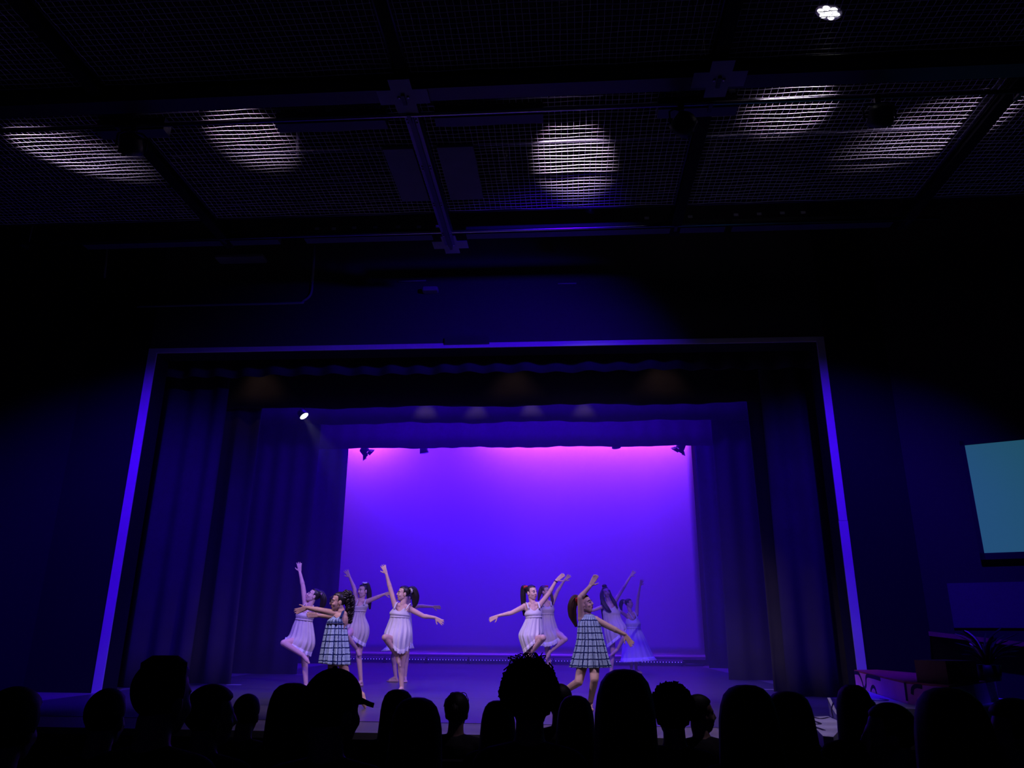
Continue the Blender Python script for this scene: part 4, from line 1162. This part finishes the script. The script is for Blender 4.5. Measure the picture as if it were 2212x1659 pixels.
# F: front of the right pair
Y = sole_y(1148, 1500)
t, hc, R, L = dancer('dancer in white dress with straight ponytail and red scrunchie, arms stretched to both sides', Y, (1148.5, 1281), (.72, -.68, .0), (1151, 1303), (1148, 1375),
    ([(1133, 1310), (1105, 1324), (1077, 1330), (1056, 1340)], (0, 0, 0), -1, .1),
    ([(1166, 1307), (1186, 1282), (1201, 1255), (1215, 1243)], (0, 0, 0), 1, .05),
    ([(1154, 1384), (1173, 1378), (1146, 1411)], (-1, 1), ('point', (1142, 1432))),
    ([(1141, 1386), (1146, 1440), (1148, 1489)], (0, 0), ('flat', (.3, -1))), sole=(1148, 1500))
dress(t, [(1140, 1315, 1169, 1315, .10), (1133, 1327, 1171, 1325, .13), (1137, 1334, 1170, 1333, .115), (1131, 1350, 1171, 1350, .15), (1123, 1368, 1173, 1366, .21), (1124, 1380, 1171, 1371, .23), (1133, 1406, 1169, 1374, .21)], Y, 'white', ruffle=.03, seed=14,
      straps=([(1142, 1315, -.11), (1139, 1305, -.07), (1137, 1302, .0), (1138, 1307, .06)], [(1166, 1314, -.11), (1164, 1305, -.07), (1162, 1301, .0), (1162, 1305, .06)]), band=(1137, 1334, 1170, 1333, .118))
scrunchie(t, at_y(1135, 1269, Y+.03), (-.6, .3, .7), 'scrunchie_red', .024)
tail(t, [at_y(1138, 1270, Y+.02), at_y(1131, 1270, Y+.05), at_y(1130, 1287, Y+.06), at_y(1131, 1307, Y+.07), at_y(1132, 1330, Y+.08)], [.035, .045, .048, .042, .02], seed=15)
mb = MB(); w0 = at_y(1200.5, 1256.5, Y); ax = at_y(1203, 1252, Y)-w0
mb.tube([w0, w0+ax*.35], .031, 12); mb.build('bracelet', 'black_metal', t, True)

# I: back right
Y = sole_y(1318, 1467)
t, hc, R, L = dancer('dancer with long loose dark hair tilting her head, behind the right plaid dancer', Y, (1309, 1279.5), (.32, -.95, .03), (1314, 1299), (1326, 1354),
    ([(1327, 1301), (1344, 1274), (1361, 1246), (1370, 1235)], (0, 0, 0), 1, .25),
    ([(1303, 1310), (1287, 1316), (1271, 1322), (1262, 1326)], (0, 0, 0), -1, .1),
    ([(1332, 1360), (1351, 1372), (1334, 1402)], (-1, 1), ('point', (1319, 1416))),
    ([(1320, 1360), (1324, 1410), (1319, 1455)], (-1, 1), ('flat', (.2, -1))), sole=(1318, 1467), roll=-.28)
dress(t, [(1306, 1312, 1335, 1309, .10), (1302, 1322, 1340, 1323, .12), (1303, 1330, 1340, 1330, .11), (1304, 1340, 1343, 1339, .12), (1305, 1354, 1351, 1351, .16), (1307, 1372, 1353, 1357, .19), (1313, 1394, 1352, 1362, .19)], Y, 'cream', ruffle=.035, seed=16,
      straps=([(1309, 1312, -.11), (1307, 1306, -.06), (1308, 1304, .03)], [(1331, 1310, -.11), (1327, 1301, -.06), (1325, 1298, .03)]))
MB().ell(at_y(1305.5, 1266, Y), (.055, .05, .045)).build('hair_bun', 'hair', t, True)
tail(t, [at_y(1303, 1272, Y), at_y(1300, 1285, Y-.05), at_y(1304, 1303, Y-.11), at_y(1313, 1316, Y-.14), at_y(1320, 1322, Y-.14)], [.03, .045, .055, .05, .02], seed=17, name='hair_lock')
tail(t, [at_y(1315, 1275, Y), at_y(1320, 1289, Y-.05), at_y(1328, 1302, Y-.10), at_y(1334, 1314, Y-.11)], [.025, .035, .04, .015], seed=18, name='hair_lock')
tail(t, [at_y(1302, 1290, Y+.05), at_y(1302, 1315, Y+.09), at_y(1303, 1339, Y+.1)], [.05, .045, .02], seed=19, name='hair_lock')

# J: right end
Y = sole_y(1368, 1456)
t, hc, R, L = dancer('dancer in dusky lilac dress with wide flared skirt at the right end of the group', Y, (1358.5, 1304.5), (.95, -.30, .02), (1362, 1323), (1368, 1373),
    ([(1375, 1327), (1377.5, 1294), (1382.5, 1266), (1387, 1253)], (0, 0, 0), 1, .3),
    ([(1353, 1330), (1340, 1321), (1327, 1318), (1316, 1324)], (-1, 0, 0), 1, .2),
    ([(1362, 1378), (1362, 1414), (1364, 1447)], (-1, 1), ('flat', (.5, -1))),
    ([(1374, 1378), (1374, 1414), (1374, 1445)], (1, 0), ('flat', (1, -.4))), sole=(1368, 1456))
dress(t, [(1352, 1338, 1379, 1337, .11), (1351, 1347, 1384, 1347, .145), (1354, 1357, 1383, 1357, .125), (1349, 1375, 1391, 1375, .17), (1345, 1405, 1404, 1404, .26), (1343, 1425, 1412, 1421, .31)], Y, 'white', ruffle=.06, seed=20,
      straps=([(1368, 1338, -.13), (1362, 1328, -.08), (1357, 1322, -.02), (1356, 1326, .06)], [(1377, 1337, -.13), (1373, 1327, -.08), (1369, 1321, .0), (1368, 1325, .06)]), band=(1354, 1357, 1383, 1357, .128))
scrunchie(t, at_y(1348, 1300, Y), (-1, 0, .2), 'scrunchie_pink', .026)
tail(t, [at_y(1350, 1299, Y), at_y(1344, 1299, Y+.02), at_y(1341, 1308, Y+.03), at_y(1343, 1320, Y+.04)], [.04, .05, .05, .02], seed=21)

# H: plaid, right
Y = sole_y(1275, 1536)
t, hc, R, L = dancer('dancer in blue plaid halter dress with red scrunchie, one arm lifted over her head', Y, (1264, 1306), (.88, -.38, .22), (1270, 1330), (1274, 1402),
    ([(1256, 1336), (1253, 1291), (1274, 1267), (1284, 1250)], (-1, 0, 0), 1, .05),
    ([(1287, 1339), (1324, 1358), (1349, 1370), (1364, 1390)], (0, 0, 0), 1, .12),
    ([(1263, 1412), (1250, 1473), (1208, 1500)], (-1, 1), ('point', (1188, 1512))),
    ([(1284, 1412), (1284, 1468), (1275, 1521)], (-1, 1), ('flat', (.0, -1))), sole=(1275, 1536), hairm='hair_brown', group='dancers in plaid dresses')
dress(t, [(1262, 1327, 1281, 1327, .07), (1257, 1336, 1288, 1336, .115), (1250, 1346, 1294, 1346, .14), (1247, 1382, 1302, 1382, .18), (1238, 1420, 1311, 1420, .24), (1232, 1441, 1317, 1441, .27)], Y, 'plaid', k=13, amp=.12, seed=22, neck=0, us=22)
scrunchie(t, at_y(1246, 1295, Y), (-1, 0, .3), 'scrunchie_red', .026)
tail(t, [at_y(1250, 1294, Y), at_y(1242, 1294, Y+.02), at_y(1236, 1310, Y+.03), at_y(1237, 1330, Y+.04), at_y(1245, 1354, Y+.05)], [.04, .055, .062, .058, .02], 'hair_brown', seed=23)

# ------------------------------------------------------------------ audience
HC = np.array([0, -.03, 1.17])               # head centre of the seated figure
def seated_body(yaw, tilt=0.0):
    mb = MB(); R = frame_from_face((sin(yaw), cos(yaw), tilt))
    head_shapes(mb, HC, R, 1.0)
    mb.cap(HC+R@np.array([0, -.025, -.05]), (0, -.07, 1.0), .054, .06)
    for sx in (-1, 1):
        mb.cap((0, -.07, 1.0), (sx*.15, -.065, .965), .055, .05)
        mb.cap((sx*.16, -.06, .95), (sx*.215, .04, .72), .045, .038)
        mb.cap((sx*.215, .04, .72), (sx*.13, .27, .63), .037, .026)
        add_hand(mb, (sx*.13, .27, .63), (sx*.10, .42, .605), -sx, .12, .5, 1.0, (0, 0, -1))
        mb.cap((sx*.09, 0, .52), (sx*.11, .44, .52), .075, .055); mb.cap((sx*.11, .44, .50), (sx*.11, .40, .10), .05, .035)
        flat_foot(mb, np.array([sx*.11, .40, .085]), (sx*.2, 1))
    mb.cap((0, -.07, .95), (0, 0, .53), .10, .115)
    return remeshed(mb, 'body', 'aud_skin', .011, 2, .4)
def seated_shirt():
    mb = MB()
    for sx in (-1, 1):
        mb.cap((0, -.075, .985), (sx*.15, -.065, .955), .072, .068)
        mb.cap((sx*.165, -.06, .945), (sx*.215, .04, .72), .062, .055); mb.cap((sx*.215, .04, .72), (sx*.15, .22, .645), .054, .045)
        mb.cap((sx*.07, -.07, .92), (sx*.06, 0, .55), .105, .115)
    mb.cap((0, -.07, .93), (0, 0, .54), .12, .13)
    return remeshed(mb, 'shirt', 'aud_shirt', .012, 4, .5)
def seated_trousers():
    mb = MB()
    for sx in (-1, 1):
        mb.cap((sx*.08, 0, .52), (sx*.11, .45, .52), .095, .072); mb.cap((sx*.11, .45, .51), (sx*.11, .40, .14), .068, .058)
    mb.cap((-.06, -.02, .53), (.06, -.02, .53), .12, .12)
    return remeshed(mb, 'trousers', 'aud_trousers', .012, 3, .5)
BODIES = {}
SHIRT, TROUS = seated_shirt(), seated_trousers()
SHIRT2 = SHIRT.copy(); SHIRT2.materials.clear(); SHIRT2.materials.append(M['aud_shirt_grey'])
def body_for(yaw):
    k = round(yaw, 2)
    if k not in BODIES: BODIES[k] = seated_body(k)
    return BODIES[k]

def long_hair(mb, R, w=.10, length=.42, flare=1.35):
    n = 28; rings = []
    prof = [(.150, .02), (.147, .35), (.135, .62), (.11, .84), (.07, .98), (.02, 1.06), (-.05, 1.10), (-.12, 1.14)]
    for z, k in prof: rings.append((z, k))
    for i in range(1, 8):
        u = i/7; rings.append((-.12-(length-.12)*u, 1.14+(flare-1.14)*u))
    out = []
    for z, k in rings:
        row = []
        for i in range(n):
            a = 2*pi*i/n
            x = w*k*cos(a)*(1+.025*sin(7*a+z*9)); y = .105*min(k, 1.12)*sin(a)*(1+.03*sin(5*a+z*7))-.028
            if z < .09 and y > .0: y = .0+(y-.0)*max(.12, (z-.03)/.06*.5)
            row.append(HC+R@np.array([x, y, z]))
        out.append(row)
    mb.loft(out, True)
def curls(mb, R, rx, ry, rz, count, seed, zmin=-.04, size=.016):
    rr = random.Random(seed)
    for q in range(count):
        th = rr.uniform(0, 2*pi); sz = rr.uniform(-.35, 1); cz = sqrt(max(0, 1-sz*sz))
        nrm = np.array([cz*cos(th), cz*sin(th), sz])
        if nrm[1] > .55 and nrm[2] < .55: continue
        p = np.array([rx*nrm[0], ry*nrm[1]-.015, .045+rz*nrm[2]])
        ax = np.array([rr.uniform(-1, 1), rr.uniform(-1, 1), rr.uniform(-1, 1)]); ax /= np.linalg.norm(ax)
        e1 = np.cross(ax, nrm); e1 /= np.linalg.norm(e1)+1e-9; e2 = np.cross(ax, e1)
        r_ = size*rr.uniform(.6, 1.35); tn = rr.uniform(1.1, 1.9)
        pts = [HC+R@(p+nrm*.004+r_*(e1*cos(2*pi*tn*i/9)+e2*sin(2*pi*tn*i/9))+ax*r_*.8*(i/9-.5)*2) for i in range(10)]
        mb.tube(pts, .0034, 4)

def make_seat():
    t = thing('theatre_seat', 'dark folding theatre seat with rounded backrest under an audience member', 'seat', (0, 0, 0), 'audience seats')
    mb = MB(); rings = []
    prof = []
    n = 20
    for j in range(7):          # padded backrest with rounded top corners
        pass
    w, z0, z1, r_ = .21, .42, .90, .09
    out = [(-w, z0), (w, z0), (w, z1-r_)]+[(w-r_+r_*cos(a), z1-r_+r_*sin(a)) for a in (.4, .8, 1.2, pi/2)]+[(-w+r_-r_*cos(a), z1-r_+r_*sin(a)) for a in (pi/2, 1.2, .8, .4)]+[(-w, z1-r_)]
    def slab(y0, y1, sc, m, name):
        mb = MB(); k = len(out)
        vs = [(x*sc, y0-.09*(z-.45), z) for x, z in out]+[(x*sc, y1-.09*(z-.45), z) for x, z in out]
        mb.add(vs, [tuple(range(k)), tuple(range(2*k-1, k-1, -1))]+[(i, k+i, k+(i+1) % k, (i+1) % k) for i in range(k)])
        return mb.build(name, m, t)
    slab(-.235, -.165, .97, 'seat', 'backrest'); slab(-.26, -.236, 1.0, 'seat_shell', 'back_shell')
    MB().rbox((-.205, -.16, .33), (.205, .30, .395), .03).build('seat_cushion', 'seat', t)
    for sx in (-1, 1):
        MB().rbox((sx*.238-.025, -.22, .60), (sx*.238+.025, .16, .64), .012).build('armrest', 'seat_shell', t)
        MB().rbox((sx*.238-.018, -.20, .0), (sx*.238+.018, .02, .60), .01).build('leg', 'black_metal', t)
    return t
seat0 = make_seat()
seat_used = [False]
def place_seat(loc, sc):
    s_ = seat0 if not seat_used[0] else copy_tree(seat0)
    seat_used[0] = True
    s_.location = loc; s_.scale = (sc, sc, sc)
    return s_
HW = {'short': .172, 'flat': .185, 'long': .205, 'curly': .235, 'cap': .19, 'tied': .178}
AUD_LOG = []
def audience(px, top, w, kind, yaw, label, shirt=0, hairm='aud_hair', length=.42, flare=1.35, dx=0, extra=None, seat=True, vol=1.0):
    hw = HW[kind]*vol
    d = ray(px, top); k = hw/w; P = CAMP+d*k
    top_off = {'short': .135, 'flat': .142, 'long': .15, 'curly': .165, 'cap': .145, 'tied': .135}[kind]
    fz = floor_z(P[1])
    sc = (P[2]-fz)/(HC[2]+top_off)
    loc = (P[0]-HC[0]*sc, P[1]-HC[1]*sc, fz)
    AUD_LOG.append((round(px), round(float(P[0]), 2), round(float(P[1]), 2), round(float(sc), 3)))
    t = thing('person', label, 'person', loc, 'audience members seen from behind')
    t.location = (0, 0, 0)                   # parts are built around the origin, then the figure is set on its seat
    R = frame_from_face((sin(yaw), cos(yaw), 0.0))
    hs = 1/sc*1.0
    link_mesh('body', body_for(yaw), t)
    link_mesh('shirt', SHIRT2 if shirt else SHIRT, t); link_mesh('trousers', TROUS, t)
    if kind in ('short', 'flat', 'cap', 'tied', 'curly'):
        hair_cap(t, HC, R, 1.0, hairm, (1.06 if kind != 'curly' else 1.22)*(max(vol, .97) if kind != 'cap' else 1.0))
    if kind == 'flat':
        mb = MB(); mb.rbox((-.072, -.08, .06), (.072, .045, .142), .035, R, HC); mb.build('quiff', hairm, t, True)
    if kind == 'long':
        mb = MB(); long_hair(mb, R, .10*vol, length, flare); mb.build('hair', hairm, t, True)
    if kind == 'curly':
        mb = MB(); curls(mb, R, .099*vol, .115*vol, .108*vol, 620, int(px)); mb.build('curls', hairm, t, True)
    if kind == 'cap':
        mb = MB()
        nn = 24; rows = []
        for j in range(8):
            ph = pi/2*j/7
            rows.append([HC+R@np.array([.090*cos(ph)*cos(2*pi*i/nn), .104*cos(ph)*sin(2*pi*i/nn)-.008, .045+.098*sin(ph)]) for i in range(nn)])
        mb.loft(rows, True); c_ = mb.build('cap', 'cap', t, True)
        bp = [(-.085, .07), (-.08, .105), (-.055, .127), (0, .138), (.055, .127), (.08, .105), (.085, .07), (0, .09)]
        mb = MB(); top_ = [HC+R@np.array([x, y, .052-.45*max(0, y-.08)-6*x*x*.5]) for x, y in bp]
        mb.add(top_, [tuple(range(8))]); mb.build('brim', 'cap', c_, True, .014)
        MB().ell(HC+R@np.array([0, -.008, .143]), (.009, .009, .006), R, 8, 6).build('button', 'cap', c_, True)
    if kind == 'tied':
        tail(t, [HC+R@np.array(p) for p in ((0, -.09, .06), (0, -.125, .03), (0, -.13, -.05))], [.028, .03, .015], hairm, 8, seed=int(px))
    if extra == 'glasses':
        for sx in (-1, 1):
            ring = [HC+R@np.array([sx*.034+.026*cos(a), .055-.012*sin(a), .118+.018*sin(a)]) for a in np.linspace(0, 2*pi, 17)]
            mb = MB(); mb.tube(ring, .0028, 5); mb.build('glasses_rim', 'glass_frame', t, True)
            mb = MB(); mb.tube([HC+R@np.array([sx*.06, .055, .118]), HC+R@np.array([sx*.084, -.01, .09]), HC+R@np.array([sx*.084, -.07, .05])], .0028, 5); mb.build('glasses_arm', 'glass_frame', t, True)
    if extra == 'wisps':
        rr = random.Random(5); mb = MB()
        for q in range(26):
            a = rr.uniform(0, 2*pi); x0 = .05*cos(a); y0 = .06*sin(a)
            p0_ = np.array([x0, y0-.01, .14]); p1_ = p0_+np.array([rr.uniform(-.06, .06), rr.uniform(-.05, .05), rr.uniform(.02, .05)]); p2_ = p1_+np.array([rr.uniform(-.05, .05), rr.uniform(-.04, .04), rr.uniform(-.045, .0)])
            mb.tube([HC+R@p for p in bez([p0_, p1_, p2_], 5)], .0022, 4)
        mb.build('stray_locks', hairm, t, True)
    t.location = loc; t.scale = (sc, sc, sc)
    if seat: place_seat(loc, sc)
    return t
RT, LF = radians(75), radians(-75)
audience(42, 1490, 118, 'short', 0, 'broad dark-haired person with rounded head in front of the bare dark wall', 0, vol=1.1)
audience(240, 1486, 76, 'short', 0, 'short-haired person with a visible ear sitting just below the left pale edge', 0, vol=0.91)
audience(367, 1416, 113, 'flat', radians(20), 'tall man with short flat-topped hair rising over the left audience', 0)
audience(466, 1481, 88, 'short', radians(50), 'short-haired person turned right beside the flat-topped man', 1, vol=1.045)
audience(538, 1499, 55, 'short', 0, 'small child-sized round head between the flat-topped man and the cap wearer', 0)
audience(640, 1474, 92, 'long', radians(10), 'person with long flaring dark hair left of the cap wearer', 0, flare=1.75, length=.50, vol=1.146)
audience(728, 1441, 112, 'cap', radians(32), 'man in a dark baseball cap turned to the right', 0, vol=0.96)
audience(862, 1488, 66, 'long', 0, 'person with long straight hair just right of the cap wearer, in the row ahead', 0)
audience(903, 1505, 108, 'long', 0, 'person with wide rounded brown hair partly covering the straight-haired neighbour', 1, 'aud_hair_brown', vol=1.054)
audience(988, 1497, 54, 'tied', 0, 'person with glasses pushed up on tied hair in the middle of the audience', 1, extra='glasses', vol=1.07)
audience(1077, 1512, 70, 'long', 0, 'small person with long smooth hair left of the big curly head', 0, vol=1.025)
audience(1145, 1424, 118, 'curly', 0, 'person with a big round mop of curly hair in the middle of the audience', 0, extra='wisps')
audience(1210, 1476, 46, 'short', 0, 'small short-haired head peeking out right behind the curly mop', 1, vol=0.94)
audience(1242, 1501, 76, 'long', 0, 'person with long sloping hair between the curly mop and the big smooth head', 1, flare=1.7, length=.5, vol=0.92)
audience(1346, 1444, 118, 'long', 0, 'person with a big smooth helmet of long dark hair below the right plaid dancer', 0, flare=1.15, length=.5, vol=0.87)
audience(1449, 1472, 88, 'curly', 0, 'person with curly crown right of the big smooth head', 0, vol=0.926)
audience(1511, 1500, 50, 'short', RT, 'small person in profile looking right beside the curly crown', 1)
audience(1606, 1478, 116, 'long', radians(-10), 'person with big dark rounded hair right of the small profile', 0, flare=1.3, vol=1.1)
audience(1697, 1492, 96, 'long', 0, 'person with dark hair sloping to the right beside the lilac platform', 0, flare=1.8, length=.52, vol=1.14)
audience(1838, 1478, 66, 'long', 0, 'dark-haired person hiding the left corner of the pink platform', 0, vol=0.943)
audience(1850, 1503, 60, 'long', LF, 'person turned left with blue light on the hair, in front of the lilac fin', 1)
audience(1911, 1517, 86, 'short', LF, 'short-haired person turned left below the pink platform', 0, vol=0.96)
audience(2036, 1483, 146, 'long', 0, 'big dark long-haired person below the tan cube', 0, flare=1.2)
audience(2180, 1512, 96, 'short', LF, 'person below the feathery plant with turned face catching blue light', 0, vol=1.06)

# ------------------------------------------------------------------ thin stage haze hanging in the stage house
hm = bpy.data.materials.new('stage_haze'); hm.use_nodes = True
nt = hm.node_tree; nt.nodes.remove(nt.nodes['Principled BSDF'])
vs_ = nt.nodes.new('ShaderNodeVolumeScatter'); vs_.inputs['Density'].default_value = 0.021; vs_.inputs['Anisotropy'].default_value = 0.2
nt.links.new(vs_.outputs[0], nt.nodes['Material Output'].inputs['Volume'])
mb = MB(); mb.box((STX0+.05, PY+.45, .02), (STX1-.05, 25.3, 12.9)); hz = mb.build('stage_haze', 'white'); hz.data.materials.clear(); hz.data.materials.append(hm)
tag(hz, 'thin bluish theatrical haze hanging over the stage', 'haze', None, 'stuff')
SC.cycles.volume_bounces = 0
